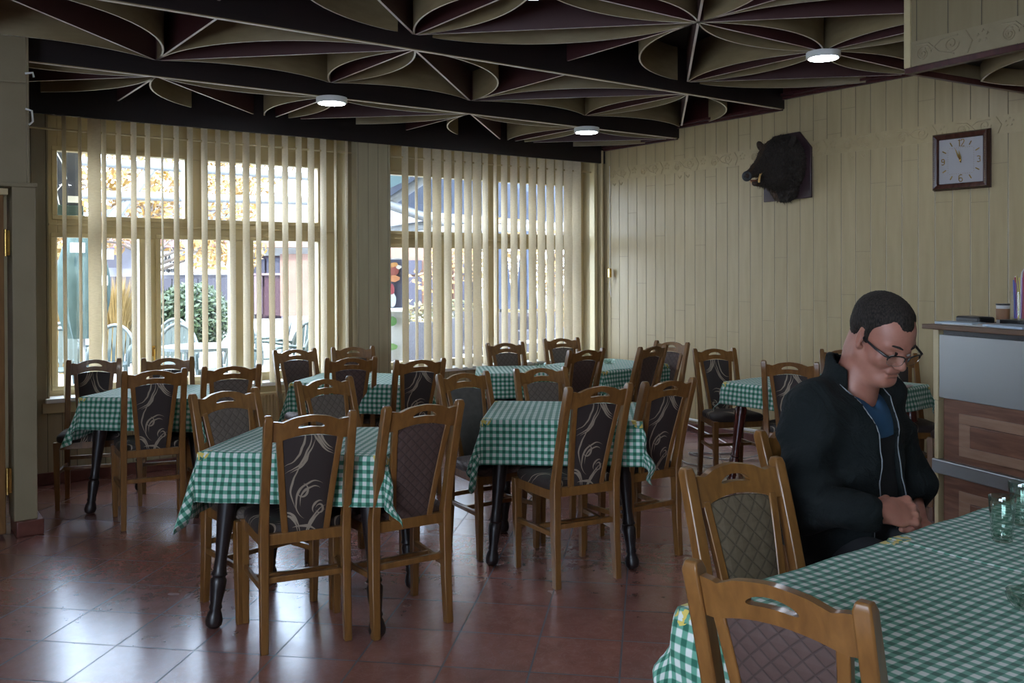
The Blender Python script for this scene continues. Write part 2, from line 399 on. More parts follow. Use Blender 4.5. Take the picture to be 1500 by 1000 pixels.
def arc(a, b, sag, n=18):
    a = Vector((*a, 0)); b = Vector((*b, 0)); d = b-a; c = d.length; nn = Vector((-d.y, d.x, 0)).normalized()
    if abs(sag) < 1e-6: return [a, b]
    r = (c*c/4+sag*sag)/(2*abs(sag)); sg = 1 if sag > 0 else -1; cen = (a+b)/2 - nn*sg*(r-abs(sag)); h = math.asin(min(1, c/2/r))
    out = []
    for i in range(n+1):
        th = -h+2*h*i/n; out.append(cen + nn*sg*r*math.cos(th) + d.normalized()*r*math.sin(th))
    return out
nb = 0
ynode = [7.137, 5.95, 4.765, 3.58, 2.39]
for bay in range(4):
    z = ZP[min(bay, 2)]; ya, yb = ynode[bay], ynode[bay+1]; h = (2.95-2.726, 3.05-2.826, ZC-2.914, ZC-2.914)[bay]
    for kx in range(-3, 3):
        xa = X0N+kx*PX; xb = xa+PX
        cxn, oxn = (xa, xb) if kx % 2 == 0 else (xb, xa)     # flower centres on even nodes
        cyn, oyn = (ya, yb) if bay in (1, 3) else (yb, ya)
        mid = Vector(((xa+xb)/2, (ya+yb)/2, 0)) - 0*C3
        dep = (mid-Vector((0, 0, 0))).dot(Vector((F3.x, F3.y, 0)))
        if dep < 3.2 or bay == 3 and kx < -2: continue
        if (mid-Vector((0, 0, 0))).dot(Vector((R3.x, R3.y, 0)))/dep < -.75: continue
        def clip(pts):
            return [p for p in pts if p[1] < 6.965 and p[0] < XB-.02]
        # diagonal joins the two nodes next to the centre
        A = (oxn, cyn); B = (cxn, oyn)
        dv = Vector((B[0]-A[0], B[1]-A[1])); nv = Vector((-dv.y, dv.x)); tow = Vector((oxn-A[0], oyn-A[1]))
        sg = 1 if nv.dot(tow) > 0 else -1
        pts = clip([tuple(Vector(A).lerp(Vector(B), t/24)) for t in range(25)])
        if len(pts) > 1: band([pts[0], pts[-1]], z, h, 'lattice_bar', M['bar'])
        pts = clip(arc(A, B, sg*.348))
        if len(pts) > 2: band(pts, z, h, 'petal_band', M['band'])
        # half petals on the two cell edges meeting at the centre
        for E_, D_ in (((cxn, cyn), (oxn, cyn)), ((cxn, cyn), (cxn, oyn))):
            dv = Vector((D_[0]-E_[0], D_[1]-E_[1])); nv = Vector((-dv.y, dv.x)); cen = Vector(((xa+xb)/2-E_[0], (ya+yb)/2-E_[1]))
            sg = 1 if nv.dot(cen) > 0 else -1
            pts = clip(arc(E_, D_, sg*.185))
            if len(pts) > 2: band(pts, z, h, 'petal_band', M['band'])
    # straight bars in Y through every node
    for kx in range(-2, 3):
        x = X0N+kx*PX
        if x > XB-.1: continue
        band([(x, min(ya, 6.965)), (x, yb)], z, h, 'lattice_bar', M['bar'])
    if bay == 2: band([(X0N-2*PX, yb), (XB-.02, yb)], z, h, 'lattice_bar', M['bar'])
for i, z in ((1, ZP[0]), (2, ZP[1])):     # pale lower lip of each step board
    MB().bb(XL, XB-.03, ynode[i]-.014, ynode[i]+.014, z-.004, z+.002).build('step_lip', M['band'], ceil)

# ---------------------------------------------------------------- windows
def window(idx, w_, uppers, lowers, ztr0, ztr1, ztop, zbot):
    x0, x1, z0, z1 = w_
    root = empty('window_%d' % idx, ((x0+x1)/2, YF, z0)); root['kind'] = 'structure'; root_m = Vector(((x0+x1)/2, YF, z0))
    def part(mbx, name, m, bevel=.004, parent=root):
        o = mbx.build(name, m, parent, bevel); o.matrix_parent_inverse = Matrix.Translation(-root_m) if parent is root else Matrix()
        return o
    ya, yb = YF, YF+.075
    mb = MB(); mb.bb(x0, uppers[0][0], ya, yb, z0, z1); mb.bb(uppers[-1][1], x1, ya, yb, z0, z1); mb.bb(uppers[0][0], uppers[-1][1], ya, yb, ztop, z1)
    mb.bb(uppers[0][0], uppers[-1][1], ya, yb, ztr0, ztr1); mb.bb(lowers[0][0], lowers[-1][1], ya, yb, z0, zbot)
    for a, b in zip(uppers[:-1], uppers[1:]): mb.bb(a[1], b[0], ya, yb, ztr1, ztop)
    for a, b in zip(lowers[:-1], lowers[1:]): mb.bb(a[1], b[0], ya, yb, zbot, ztr0)
    part(mb, 'window_frame', M['cream'])
    for (a, b), lo, hi in [(u, ztr1, ztop) for u in uppers]+[(l, zbot, ztr0) for l in lowers]:
        s = .018; m2 = MB()
        m2.bb(a-.035, b+.035, ya-.016, ya-.001, hi, hi+.032); m2.bb(a-.035, b+.035, ya-.016, ya-.001, lo-.032, lo)
        m2.bb(a-.035, a, ya-.016, ya-.001, lo, hi); m2.bb(b, b+.035, ya-.016, ya-.001, lo, hi)
        sash = part(m2, 'sash', M['cream'], .003)
        g = MB().bb(a, b, yb-.03, yb-.026, lo, hi).build('pane', M['pane'], sash); g.matrix_parent_inverse = Matrix()
    # handles on lower sashes
    for a, b in lowers[1:]:
        m3 = MB(); m3.bb(a-.07, a-.05, ya-.03, ya-.016, zbot+.18, zbot+.26); m3.bb(a-.066, a-.054, ya-.055, ya-.03, zbot+.235, zbot+.25); m3.bb(a-.066, a-.054, ya-.055, ya-.045, zbot+.15, zbot+.25)
        part(m3, 'window_handle', M['brass'], .002)
    # drip ledge line under the transom
    mb = MB(); mb.bb(x0+.02, x1-.02, ya-.028, ya-.001, ztr1-.075, ztr1-.06); part(mb, 'transom_bead', M['cream'], .003)
window(1, W1, [(1.21, 2.11), (2.29, 3.22)], [(1.20, 1.77), (1.925, 2.47), (2.655, 3.22)], 1.745, 1.905, 2.37, .67)
window(2, W2, [(3.90, 4.97), (5.10, 6.06)], [(3.88, 4.44), (4.56, 4.97), (5.10, 6.06)], 1.705, 1.855, 2.36, .67)
for i, (x0, x1, y0) in enumerate(((W1[0]-.03, 2.16, 7.0), (W1[0]-.0, W1[1], YW+.01))):
    pass
struct('trim_8', MB().bb(W1[0]-.03, W1[1]+.03, 7.035, YF-.002, .572, .603), M['white'], bevel=.004)
struct('trim_9', MB().bb(W2[0]-.03, W2[1]+.03, 7.035, YF-.002, .572, .603), M['white'], bevel=.004)
struct('trim_10', MB().bb(W1[0]-.05, W1[1]+.05, 7.055, YW, .50, .572), M['cream'], bevel=.004)
# boxed pillar between the windows and the corner post
struct('trim_11', MB().bb(3.47, 3.80, 6.99, YW, 0, 2.72), M['plankW'], bevel=.004)
mb = MB(); mb.bb(6.16, 6.20, 7.0, YW, 0, 2.72); mb.bb(6.225, 6.25, 6.96, YW, 0, 2.72)
struct('trim_12', mb, M['cream'], bevel=.006)
# vertical blinds
BL = {}
for nm, a, b in (('first', 1.0, 3.46), ('second', 3.82, 6.2)):
    r = empty('vertical_blind', ((a+b)/2, 7.03, 2.5), 0, 'cream vertical blind hanging before the %s window' % ('left' if nm == 'first' else 'right'), 'window blind'); BL[nm] = r
    mb = MB(); mb.tube([(a, 7.055, 2.50), (b, 7.055, 2.50)], .008); o = mb.build('rod', M['cream'], r, smooth=True); o.matrix_parent_inverse = Matrix.Translation((-(a+b)/2, -7.03, -2.5))
    mb = MB(); mb.bb(a+.05, b, 7.015, 7.05, 2.735, 2.77); o = mb.build('headrail', M['white'], r, .003); o.matrix_parent_inverse = Matrix.Translation((-(a+b)/2, -7.03, -2.5))

# blind slats
s1 = [1.225, 1.327, 1.422, 1.486, 1.586, 1.69, 1.788, 1.894, 1.996, 2.098, 2.206, 2.311, 2.424, 2.533, 2.633, 2.741, 2.856, 2.973, 3.08, 3.189, 3.298, 3.401]
w1 = [7, 6, 20, 8, 9, 10, 9, 3, 9, 10, 11, 9, 11, 12, 9, 11, 11, 11, 12, 11, 4, 5]
s2 = [3.966, 4.08, 4.192, 4.293, 4.409, 4.524, 4.63, 4.732, 4.825, 4.938, 5.044, 5.157, 5.266, 5.382, 5.492, 5.604, 5.717, 5.832, 5.948]
w2 = [10, 4, 12, 14, 12, 12, 12, 14, 9, 5, 10, 11, 10, 12, 12, 12, 12, 14, 14]
def slat(x, wpx, side):
    vd = Vector((x, 7.04, 0)); Z = vd.dot(Vector((F3.x, F3.y, 0))); wm = min(.088, wpx/FPX*Z*(.80 if x < 3.45 and wpx < 15 else .93))
    ang_v = math.atan2(7.04, x)                      # view azimuth
    dlt = math.asin(min(1, wm/.089))                 # angle between slat plane and the sight line
    a = ang_v + dlt if side > 0 else ang_v - dlt
    n = 6; rs = []
    ux, uy = math.cos(a), math.sin(a); nx, ny = -uy, ux
    mb = MB(); z1 = 2.76
    zb = .60+random.uniform(-.008, .008)
    ca = []
    for t in range(n+1):
        q = (t/n-.5); b = .006*(1-4*q*q); ca.append((q*.089*ux+b*nx, q*.089*uy+b*ny))
    th = .0012; tw = random.uniform(-.06, .06)
    for zz in np.linspace(zb, z1, 7):
        k = (zz-zb)/(z1-zb); c, s = math.cos(tw*(1-k)), math.sin(tw*(1-k))
        f = [(p[0]*c-p[1]*s, p[0]*s+p[1]*c) for p in ca]
        rs.append([(p[0]-nx*th/2, p[1]-ny*th/2, zz) for p in f]+[(p[0]+nx*th/2, p[1]+ny*th/2, zz) for p in f[::-1]])
    mb.rings(rs)
    o = mb.build('slat', M['blind'], smooth=True); o.location = (x, 7.03, 0)
    return o
for arr, wd, wname in ((s1, w1, 'first'), (s2, w2, 'second')):
    for i, (x, wp) in enumerate(zip(arr, wd)):
        o = slat(x, wp, 1)
        o.parent = BL[wname]; o.location = o.location-BL[wname].location
r = empty('blind_cord', (6.20, 6.9, 1.0), 0, 'thin blind pull cord with a wooden toggle hanging in the corner', 'blind cord')
mb = MB(); mb.tube([(6.24, 6.86, 2.55), (6.245, 6.86, 1.9), (6.24, 6.86, 1.5)], .003); mb.tube([(6.24, 6.86, 1.42), (6.25, 6.86, 1.3), (6.23, 6.83, 1.22), (6.215, 6.84, 1.3), (6.24, 6.86, 1.42)], .002)
o = mb.build('cord', M['paper'], r, smooth=True); o.matrix_parent_inverse = Matrix.Translation((-6.2, -6.9, -1.0))
mb = MB(); mb.bb(6.225, 6.255, 6.845, 6.875, 1.42, 1.51); o = mb.build('toggle', M['brass'], r, .004); o.matrix_parent_inverse = Matrix.Translation((-6.2, -6.9, -1.0))

# radiator
r = empty('radiator', (2.75, 7.02, .08), 0, 'cream ribbed panel radiator under the first window', 'radiator')
mb = MB(); n = 46; x0, x1 = 2.1, 3.36
fr = []
for i in range(n*4+1):
    x = x0+(x1-x0)*i/(n*4); fr.append((x-2.75, -.02-(.012 if i % 4 in (1, 2) else 0)))
mb.rings([[(x, y, z) for x, y in fr]+[(x, .03, z) for x, y in fr[::-1]] for z in (0.02, .43)])
mb.build('panel', M['cream'], r)
mb = MB(); mb.bb(x0-2.75-.005, x1-2.75+.005, -.036, .034, .43, .445)
for i in range(20): mb.bb(x0-2.75+.04+i*.06, x0-2.75+.07+i*.06, -.0375, -.036, .405, .411)
mb.build('top_grille', M['cream'], r, .002)

# left partition with the door casing
lw = MB(); lw.bb(-1.6, .03, 5.80, 5.95, 0, 2.83); lw.bb(.70, .815, 5.80, 5.95, 2.0, 2.83); lw.bb(.03, .70, 5.80, 5.95, 2.0, 2.83); lw.bb(.77, .815, 5.80, 5.95, 0, 2.0)
struct('wall_side', lw, M['casing'])
mb = MB(); mb.bb(.735, .855, 5.765, 5.97, .09, 1.975); mb.bb(-.05, .865, 5.76, 5.98, 1.975, 2.0); mb.bb(.815, .83, 5.79, 5.95, 2.0, 2.83)
struct('trim_13', mb, M['casing'], bevel=.004)
struct('trim_14', MB().bb(.745, .885, 5.745, 5.99, 0, .09), M['basetile'], bevel=.006)
d = empty('door_1', (.70, 5.80, 0)); d['kind'] = 'structure'
mb = MB(); mb.bb(-.045, 0, .0, .75, .02, 1.93); mb.build('door_leaf', wood('brown door wood', (.16, .075, .022), (.24, .12, .04), .35), d, .004)
mb = MB(); mb.bb(-.045, .02, -.02, .76, 1.93, 1.965); mb.build('door_head', M['cream'], d, .003)
for z in (.32, 1.66):
    mb = MB(); mb.bb(.0, .028, -.012, .0, z-.07, z+.07); mb.tube([(.006, -.018, z-.075), (.006, -.018, z+.075)], .008, 10)
    for q in (-.04, 0, .04): mb.bb(.014, .022, -.016, -.012, z+q-.005, z+q+.005)
    mb.build('hinge', M['brass'], d, smooth=True)
w_ = empty('wall_wire', (.5, 5.78, 2.55), 0, 'thin wire running across the pillar to two small hooks', 'wire')
mb = MB(); mb.tube([(-.6, -.02, -.03), (.0, -.015, .0), (.31, -.02, .015)], .005); mb.build('wire', M['casing'], w_, smooth=True)
mb = MB(); mb.tube([(.31, .0, .07), (.345, -.02, .075), (.35, -.02, .05)], .006); mb.tube([(.31, .0, -.13), (.34, -.01, -.14), (.345, -.01, -.2), (.325, -.01, -.22)], .006); mb.build('hook', M['white'], w_, smooth=True)

# ---------------------------------------------------------------- frieze
def spiral(c, r0, turns, sgn, n=26, ph=0):
    return [(c[0]+sgn*r0*(1-t/n*.85)*math.cos(ph+turns*2*PI*t/n), c[1]+r0*(1-t/n*.85)*math.sin(ph+turns*2*PI*t/n)) for t in range(n+1)]
def frieze(parent, conv, length, h=.125, hearts=True, m=None):
    m = m or M['frieze']
    """embossed scroll border; conv(u, v, d) -> point, d = height above the wall"""
    mb = MB(); mb.rings([[conv(0, 0, 0), conv(length, 0, 0), conv(length, h, 0), conv(0, h, 0)], [conv(0, 0, .003), conv(length, 0, .003), conv(length, h, .003), conv(0, h, .003)]])
    mb.build('border_strip', m, parent)
    mb = MB(); u = 0; k = 0
    def tb(pts, r=.0045): mb.tube([conv(a, b, .003) for a, b in pts], r, 5)
    while u < length-.4:
        tb(spiral((u+.07, h*.42), h*.36, 1.6, 1)); tb(spiral((u+.07, h*.42), h*.22, 1.2, 1, ph=1))
        tb([(u+.03, h*.85), (u+.10, h*.8), (u+.16, h*.35), (u+.24, h*.15)]); tb([(u+.11, h*.5), (u+.17, h*.82), (u+.26, h*.86)])
        tb(spiral((u+.225, h*.56), h*.33, 1.5, -1, ph=PI)); tb([(u+.30, h*.95), (u+.335, h*.5), (u+.31, h*.05)])
        for a in range(5):
            t = a*2*PI/5+.3; cx, cy = u+.39+h*.2*math.cos(t), h*.55+h*.2*math.sin(t)
            tb([(cx-.008, cy), (cx, cy+.008), (cx+.008, cy), (cx, cy-.008), (cx-.008, cy)], .005)
        if hearts and k % 2 == 0:
            for q in (.1, .2): tb([(u+q-.02, -.03), (u+q, -.055), (u+q+.02, -.03)], .003)
        u += .45; k += 1
    mb.build('scroll_relief', m, parent, smooth=True)
wr = bpy.data.objects['wall_right']
frieze(wr, lambda u, v, d_: Vector((XB-d_, 6.93-u, 2.405+v)), 4.4)

# ---------------------------------------------------------------- lowered ceiling over the bar
SX, SY, SZ = 4.42, 2.58, 2.50; sa = R(-6)
sf = empty('trim_15', (SX, SY, SZ), sa); sf['kind'] = 'structure'
MB().bb(.02, 4, -4.5, -.02, .10, .75).build('soffit_box', M['dark'], sf)
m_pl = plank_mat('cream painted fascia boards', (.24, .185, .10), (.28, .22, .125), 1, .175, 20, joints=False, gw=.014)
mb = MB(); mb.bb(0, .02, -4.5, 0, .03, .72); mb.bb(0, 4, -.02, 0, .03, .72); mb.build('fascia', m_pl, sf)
mb = MB(); mb.bb(-.012, .03, -4.5, .012, 0, .03); mb.bb(.0, 4, -.018, .012, 0, .03); mb.build('lower_moulding', M['maroon'], sf, .003)
MB().bb(-.012, .012, -.02, .016, .03, .72).build('corner_bead', M['cream'], sf, .003)
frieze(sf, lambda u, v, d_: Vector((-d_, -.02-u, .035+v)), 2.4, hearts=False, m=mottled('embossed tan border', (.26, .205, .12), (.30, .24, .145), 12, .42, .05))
o = band([(p[0], p[1]) for p in arc((.55, -.05), (1.35, -1.2), .4)], .01, .2, 'petal_band', M['band']); o.parent = sf
o = band([(p[0], p[1]) for p in arc((.55, -.05), (.5, -1.5), -.35)], .01, .2, 'petal_band', M['band']); o.parent = sf
o = band([(p[0], p[1]) for p in arc((.60, -.42), (1.9, -.45), .26)], .01, .2, 'petal_band', M['band']); o.parent = sf
o = band([(p[0], p[1]) for p in arc((.60, -.42), (1.9, -.45), -.26)], .01, .2, 'petal_band', M['band']); o.parent = sf

# ---------------------------------------------------------------- ceiling lamps
def lamp():
    root = empty('ceiling_lamp')
    MB().lathe([(.09, .045), (.108, .04), (.108, .006), (.1, 0), (.092, 0)], n=40).build('lamp_housing', M['white'], root, smooth=True)
    MB().lathe([(.0925, .004), (.092, -.002), (.05, -.004), (.001, -.004)], n=40).build('diffuser', M['led'], root, smooth=True)
    return root
lp = lamp()
spots = [(X0N, 5.95-.02, 2.678, 'round white lit ceiling lamp above the left tables'), (X0N+2*PX, 5.93, 2.678, 'round lit ceiling lamp nearest the far corner of the room'),
         (X0N+2*PX, 3.58, 2.868, 'round lit ceiling lamp right of centre near the boar head wall'), (X0N, 3.58, 2.868, 'round lit ceiling lamp cut by the top edge of the photo'),
         (X0N-2*PX, 3.58, 2.868, None), (X0N-2*PX, 1.2, 2.868, None), (X0N, 1.2, 2.868, None), (X0N-2*PX, -1.2, 2.868, None), (X0N, -1.2, 2.868, None)]  # unlabelled spots are unseen lamps, added in the same grid to light the foreground
for i, (x, y, z, lb) in enumerate(spots):
    o = lp if i == 0 else copy_tree(lp); o.location = (x, y, z)
    tag(o, lb or ('round ceiling lamp added out of view for light, %s' % ['above the left side of the view', 'over the viewer to the left', 'over the foreground tables', 'far behind the viewer to the left', 'far behind the viewer to the right'][i-4]), 'ceiling lamp', 'round ceiling lamps')

# ================================================================ FURNITURE
def crest(mb, zoff=0):
    """top rail with arched edges and a hand slot; lies in the leaned plane of the posts"""
    xs = sorted(set([-.15, -.13, -.11, -.09, -.075, .075, .09, .11, .13, .15]+[.052*math.sin(R(a)) for a in range(-90, 91, 15)]+[-.065, .065]))
    def prof(x):
        u = abs(x)/.15
        t = .957-.030*(u**1.5)*(1.0 if u < .75 else 1)+.010*math.exp(-((u-1)/.16)**2)-.008*math.exp(-((u-.72)/.14)**2)
        b = .878-.024*min(1, (u/.82))**2 if u < .82 else .854
        md = .920-.006*u*u; hh = .0105*math.sqrt(max(0, 1-(abs(x)/.052)**2.6)) if abs(x) < .052 else 0
        md += -.010*(abs(x)/.052)**2 if abs(x) < .052 else -.01
        return b, md-hh, md+hh, t
    def lean(z): return -.13*max(0, (z-.45)/.505)**1.25
    d = .011; V = []; n = len(xs)
    for x in xs:
        c = -.010*(1-(x/.15)**2)
        for z in prof(x):
            for s in (-1, 1): V.append((x, lean(z)+c+s*d, z))
    F = []; ix = lambda i, k, s: i*8+k*2+s
    for i in range(n-1):
        hole = abs(xs[i]) < .0525 and abs(xs[i+1]) < .0525
        for k in (0, 1, 2):
            if k == 1 and hole: continue
            F.append((ix(i, k, 0), ix(i+1, k, 0), ix(i+1, k+1, 0), ix(i, k+1, 0))); F.append((ix(i, k, 1), ix(i, k+1, 1), ix(i+1, k+1, 1), ix(i+1, k, 1)))
        F.append((ix(i, 0, 0), ix(i, 0, 1), ix(i+1, 0, 1), ix(i+1, 0, 0))); F.append((ix(i, 3, 0), ix(i+1, 3, 0), ix(i+1, 3, 1), ix(i, 3, 1)))
        if hole:
            F.append((ix(i, 1, 0), ix(i+1, 1, 0), ix(i+1, 1, 1), ix(i, 1, 1))); F.append((ix(i, 2, 0), ix(i, 2, 1), ix(i+1, 2, 1), ix(i+1, 2, 0)))
    for i in (0, n-1): F.append((ix(i, 0, 0), ix(i, 3, 0), ix(i, 3, 1), ix(i, 0, 1)))
    return mb.add(V, F)
def lean(z): return -.13*max(0, (z-.45)/.505)**1.25
def make_chair(fabric, seatfab=None):
    root = empty('dining_chair'); W = M['chair']; seatfab = seatfab or fabric
    for s in (-1, 1):
        secs = [(s*.168, -.018, 0, .0155, .019), (s*.166, -.004, .2, .0175, .021), (s*.165, 0, .40, .0185, .024), (s*.165, 0, .48, .0185, .024)]
        for z in (.56, .64, .72, .80, .88, .945): secs.append((s*.165, lean(z), z, .0175, .0205-.004*(z-.5)))
        secs.append((s*.165, lean(.957)+.002, .962, .013, .012))
        MB().loft(secs).build('back_post', W, root, .004)
        MB().loft([(s*.190, .345, 0, .014, .014), (s*.193, .345, .25, .018, .018), (s*.195, .345, .455, .019, .019)]).build('leg', W, root, .003)
        a, b = Vector((s*.165, .0, .245)), Vector((s*.193, .345, .245))
        mb = MB(); mb.rings([[(p.x-.009, p.y, p.z-.012), (p.x+.009, p.y, p.z-.012), (p.x+.009, p.y, p.z+.012), (p.x-.009, p.y, p.z+.012)] for p in (a, b)]); mb.build('stretcher', W, root, .003)
    mb = MB(); mb.bb(-.155, .155, -.01, .012, .272, .297); mb.build('stretcher', W, root, .003)
    mb = MB(); mb.bb(-.178, .178, .165, .185, .235, .257); mb.build('stretcher', W, root, .003)
    mb = MB()
    for s in (-1, 1):
        mb.rings([[(x-s*.011-.010, y, z0), (x-s*.011+.010, y, z0), (x-s*.011+.010, y, .452), (x-s*.011-.010, y, .452)] for x, y, z0 in ((s*.170, .015, .405), (s*.197, .345, .405))])
    mb.bb(-.185, .185, .333, .355, .405, .452); mb.build('seat_frame', W, root, .003)
    mb = MB(); mb.bb(-.15, .15, -.012, .012, .425, .470); mb.build('seat_rail', W, root, .003)
    # cushion
    mb = MB(); rs = []
    def outline(k, z, dy=0):
        pts = []
        for t in range(32):
            a = 2*PI*t/32; ca, sa_ = math.cos(a), math.sin(a); e = .32
            X = math.copysign(abs(ca)**e, ca); Y = math.copysign(abs(sa_)**e, sa_)
            wv = .182+.022*(Y*.5+.5); pts.append((X*wv*k, .195+Y*.182*k, z))
        return pts
    for k, z in ((.97, .452), (1.0, .462), (1.005, .480), (.985, .492), (.92, .501), (.7, .508), (.35, .511), (.02, .512)): rs.append(outline(k, z))
    mb.rings(rs).build('seat', seatfab, root, smooth=True)
    crest(MB()).build('crest_rail', W, root, .004)
    def sx(z): return .083+(.120-.083)*(z-.468)/(.86-.468)
    for s in (-1, 1):
        mb = MB(); mb.loft([(s*sx(z), lean(z)-.002, z, .013, .011) for z in (.468, .52, .58, .64, .70, .76, .82, .868)]); mb.build('back_stile', W, root, .003)
    mb = MB(); F = []; nz, nx = 16, 10; V = []
    for side in (1, -1):
        for i in range(nz+1):
            t = i/nz
            for j in range(nx+1):
                u = j/nx*2-1; top = .872-.014*(u*u); z = .470+(top-.470)*t; e = (1-u**6)*(1-(2*t-1)**8)
                V.append((u*(sx(z)-.008), lean(z)-.002+side*(.005+.008*e), z))
    m_ = (nz+1)*(nx+1)
    for i in range(nz):
        for j in range(nx):
            a = i*(nx+1)+j; F.append((a, a+1, a+nx+2, a+nx+1)); F.append((m_+a, m_+a+nx+1, m_+a+nx+2, m_+a+1))
    def bd(a, b): F.append((a, b, m_+b, m_+a))
    for j in range(nx): bd(j, j+1); bd(nz*(nx+1)+j, nz*(nx+1)+j+1)
    for i in range(nz): bd(i*(nx+1), (i+1)*(nx+1)); bd(i*(nx+1)+nx, (i+1)*(nx+1)+nx)
    mb.add(V, F).build('back_panel', fabric, root, smooth=True)
    return root
def onz(px, py, z):
    d = dray(px, py); return C3 + d*((z-CAM_H)/d.z)
protos = {'s': make_chair(M['swirl']), 'q': make_chair(M['quilt']), 'b': make_chair(M['quiltbrown']), 'g': make_chair(M['quiltgold']), 'p': make_chair(M['plain'], M['quiltbrown'])}
used = set()
B0 = 'chairs around the gingham tables'
CH = [  # pixel of left and right post tops, +1 back to the viewer / -1 facing, fabric, turn in degrees or None, label
 ((392.5, 611), (517.5, 602.5), 1, 's', None, 'swirl patterned chair, back to us, at the near side of the front left table'),
 ((572, 596), (669, 587), 1, 'b', None, 'brown diamond quilted chair at the right side of the front left table'),
 ((280, 577), (374, 569), -1, 'q', 10, 'taupe quilted chair facing us behind the left end of the front left table'),
 ((431, 559), (514, 551), -1, 'q', None, 'taupe quilted chair facing us at the far side of the front left table'),
 ((835, 568), (920, 562), 1, 's', None, 'swirl patterned chair, back to us, at the near side of the middle table'),
 ((949, 560), (1013, 554), 1, 's', None, 'swirl patterned chair at the right side of the middle table, right of its near chair'),
 ((643, 549), (709.6, 543.7), -1, 'p', None, 'chair with a worn plain grey back at the left of the middle table'),
 ((752, 540.5), (829, 537), -1, 'q', None, 'taupe quilted chair facing us behind the middle table'),
 ((836, 513.6), (883.7, 510.4), 1, 'b', None, 'brown quilted chair, back to us, left one before the two joined far tables'),
 ((937, 509), (978.4, 505), 1, 'b', None, 'brown quilted chair, back to us, right one before the two joined far tables'),
 ((943, 496), (977, 499), -1, 'b', (5.50, 5.28, -82), 'chair with pale lit top rail half hidden at the right end of the far tables'),
 ((715, 503), (762.4, 501), -1, 'q', None, 'quilted chair facing us behind the left half of the joined far tables'),
 ((796.5, 496), (845.6, 494.4), -1, 'q', None, 'quilted chair facing us nearest the far corner, in front of the second window'),
 ((1013.6, 511), (1077, 509.7), -1, 's', None, 'swirl patterned chair with an empty dark seat in view beside the panelled wall'),
 ((1129, 527), (1186, 533), 1, 's', -60, 'dark swirl chair just left of the man, partly behind his shoulder'),
 ((1212, 511), (1268, 511), -1, 's', (5.95, 3.98, -50), 'chair almost wholly hidden behind the man at the panelled wall, one post top showing'),
 ((1276, 524), (1339, 522), -1, 's', (5.94, 3.59, -42), 'swirl chair seen beside the man\'s face at the table by the wall'),
 ((1380, 560), (1420, 560), -1, 'b', (5.97, 3.01, -72), 'chair half hidden by the counter, only its brown seat showing right of the man'),
 ((988, 685), (1152, 672), -1, 'g', -10, 'olive scale patterned chair facing us at the far side of the foreground table'),
 ((1000, 820), (1285, 890), 1, 'b', None, 'nearest chair, back to us, at the left end of the foreground table'),
 ((186.5, 544), (266.5, 540), 1, 's', None, 'swirl patterned chair, back to us, at the near side of the leftmost table'),
 ((101, 527.5), (175, 525), -1, 's', None, 'leftmost chair, swirl patterned, facing us in front of the first window'),
 ((211.5, 525), (280, 522.5), -1, 's', None, 'chair behind the leftmost table, right of the leftmost chair'),
 ((305, 537.5), (374, 534), 1, 'q', None, 'taupe quilted chair at the right side of the leftmost table'),
 ((403, 513), (458, 510), -1, 'b', None, 'brown quilted chair facing us beside the radiator, left of the pillar'),
 ((489, 509), (543.6, 507), -1, 'b', None, 'chair facing us against the pillar between the two windows'),
 ((483, 525), (546, 523), 1, 'b', None, 'brown quilted chair, back to us, near side of the table by the pillar'),
 ((581, 528), (650, 525), 1, 's', None, 'swirl patterned chair, back to us, right of the table by the pillar'),
]
for A_, B_, s, fb, dg, lb in CH:
    py_ = (A_[1]+B_[1])/2; zt = float(np.interp(py_, [515, 552, 570], [.908, .938, .942]) if s > 0 else np.interp(py_, [525, 560, 600], [.900, .920, .942]))
    if A_ in ((572, 596), (835, 568)): zt = .956
    a, b = onz(*A_, zt), onz(*B_, zt); d_ = b-a; m_ = (a+b)/2
    if isinstance(dg, tuple): m_ = Vector((dg[0], dg[1], 0)); dg = dg[2]
    th = math.atan2(d_.y, d_.x) if dg is None else R(dg)
    fw = Vector((-math.sin(th), math.cos(th), 0))*s
    if fb in used: o = copy_tree(protos[fb])
    else: o = protos[fb]; used.add(fb)
    p = m_+fw*.13; o.location = (p.x, p.y, 0); o.rotation_euler = (0, 0, th if s > 0 else th+PI); o.scale = (zt/.957,)*3
    tag(o, lb, 'chair', B0)
# the man's chair
o = copy_tree(protos['b']); o.location = (2.60, 1.81, 0); o.rotation_euler = (0, 0, PI+R(-3)); tag(o, 'chair the man in the black jacket sits on, one back post showing behind him', 'chair', B0)

# tables and cloths
def make_table(L, W, legm, H=.74):
    root = empty('dining_table')
    MB().bb(-L/2, L/2, -W/2, W/2, H-.028, H-.004).build('tabletop', M['darkleg'], root, .006)
    a = .08; mb = MB()
    for s in (-1, 1):
        mb.bb(-L/2+a, L/2-a, s*(W/2-a)-.011, s*(W/2-a)+.011, H-.12, H-.028); mb.bb(s*(L/2-a)-.011, s*(L/2-a)+.011, -W/2+a, W/2-a, H-.12, H-.028)
    mb.build('apron', legm, root, .003)
    prof = [(.020, 0), (.029, .01), (.032, .03), (.027, .055), (.020, .075), (.025, .085), (.021, .10), (.028, .16), (.030, .20), (.023, .215), (.030, .225), (.024, .24), (.022, .30), (.030, .42), (.036, .52), (.037, .57), (.030, .585), (.036, .60), (.030, .62), (.033, .64), (.033, .73)]
    for sx in (-1, 1):
        for sy in (-1, 1):
            top = Vector((sx*(L/2-.105), sy*(W/2-.095), H-.03)); bot = Vector((sx*(L/2-.045), sy*(W/2-.03), .004)); ln = (top-bot).length
            MB().lathe([(r*1.12, z/.73*ln) for r, z in prof], bot, top-bot, 18).build('leg', legm, root, smooth=True)
    return root
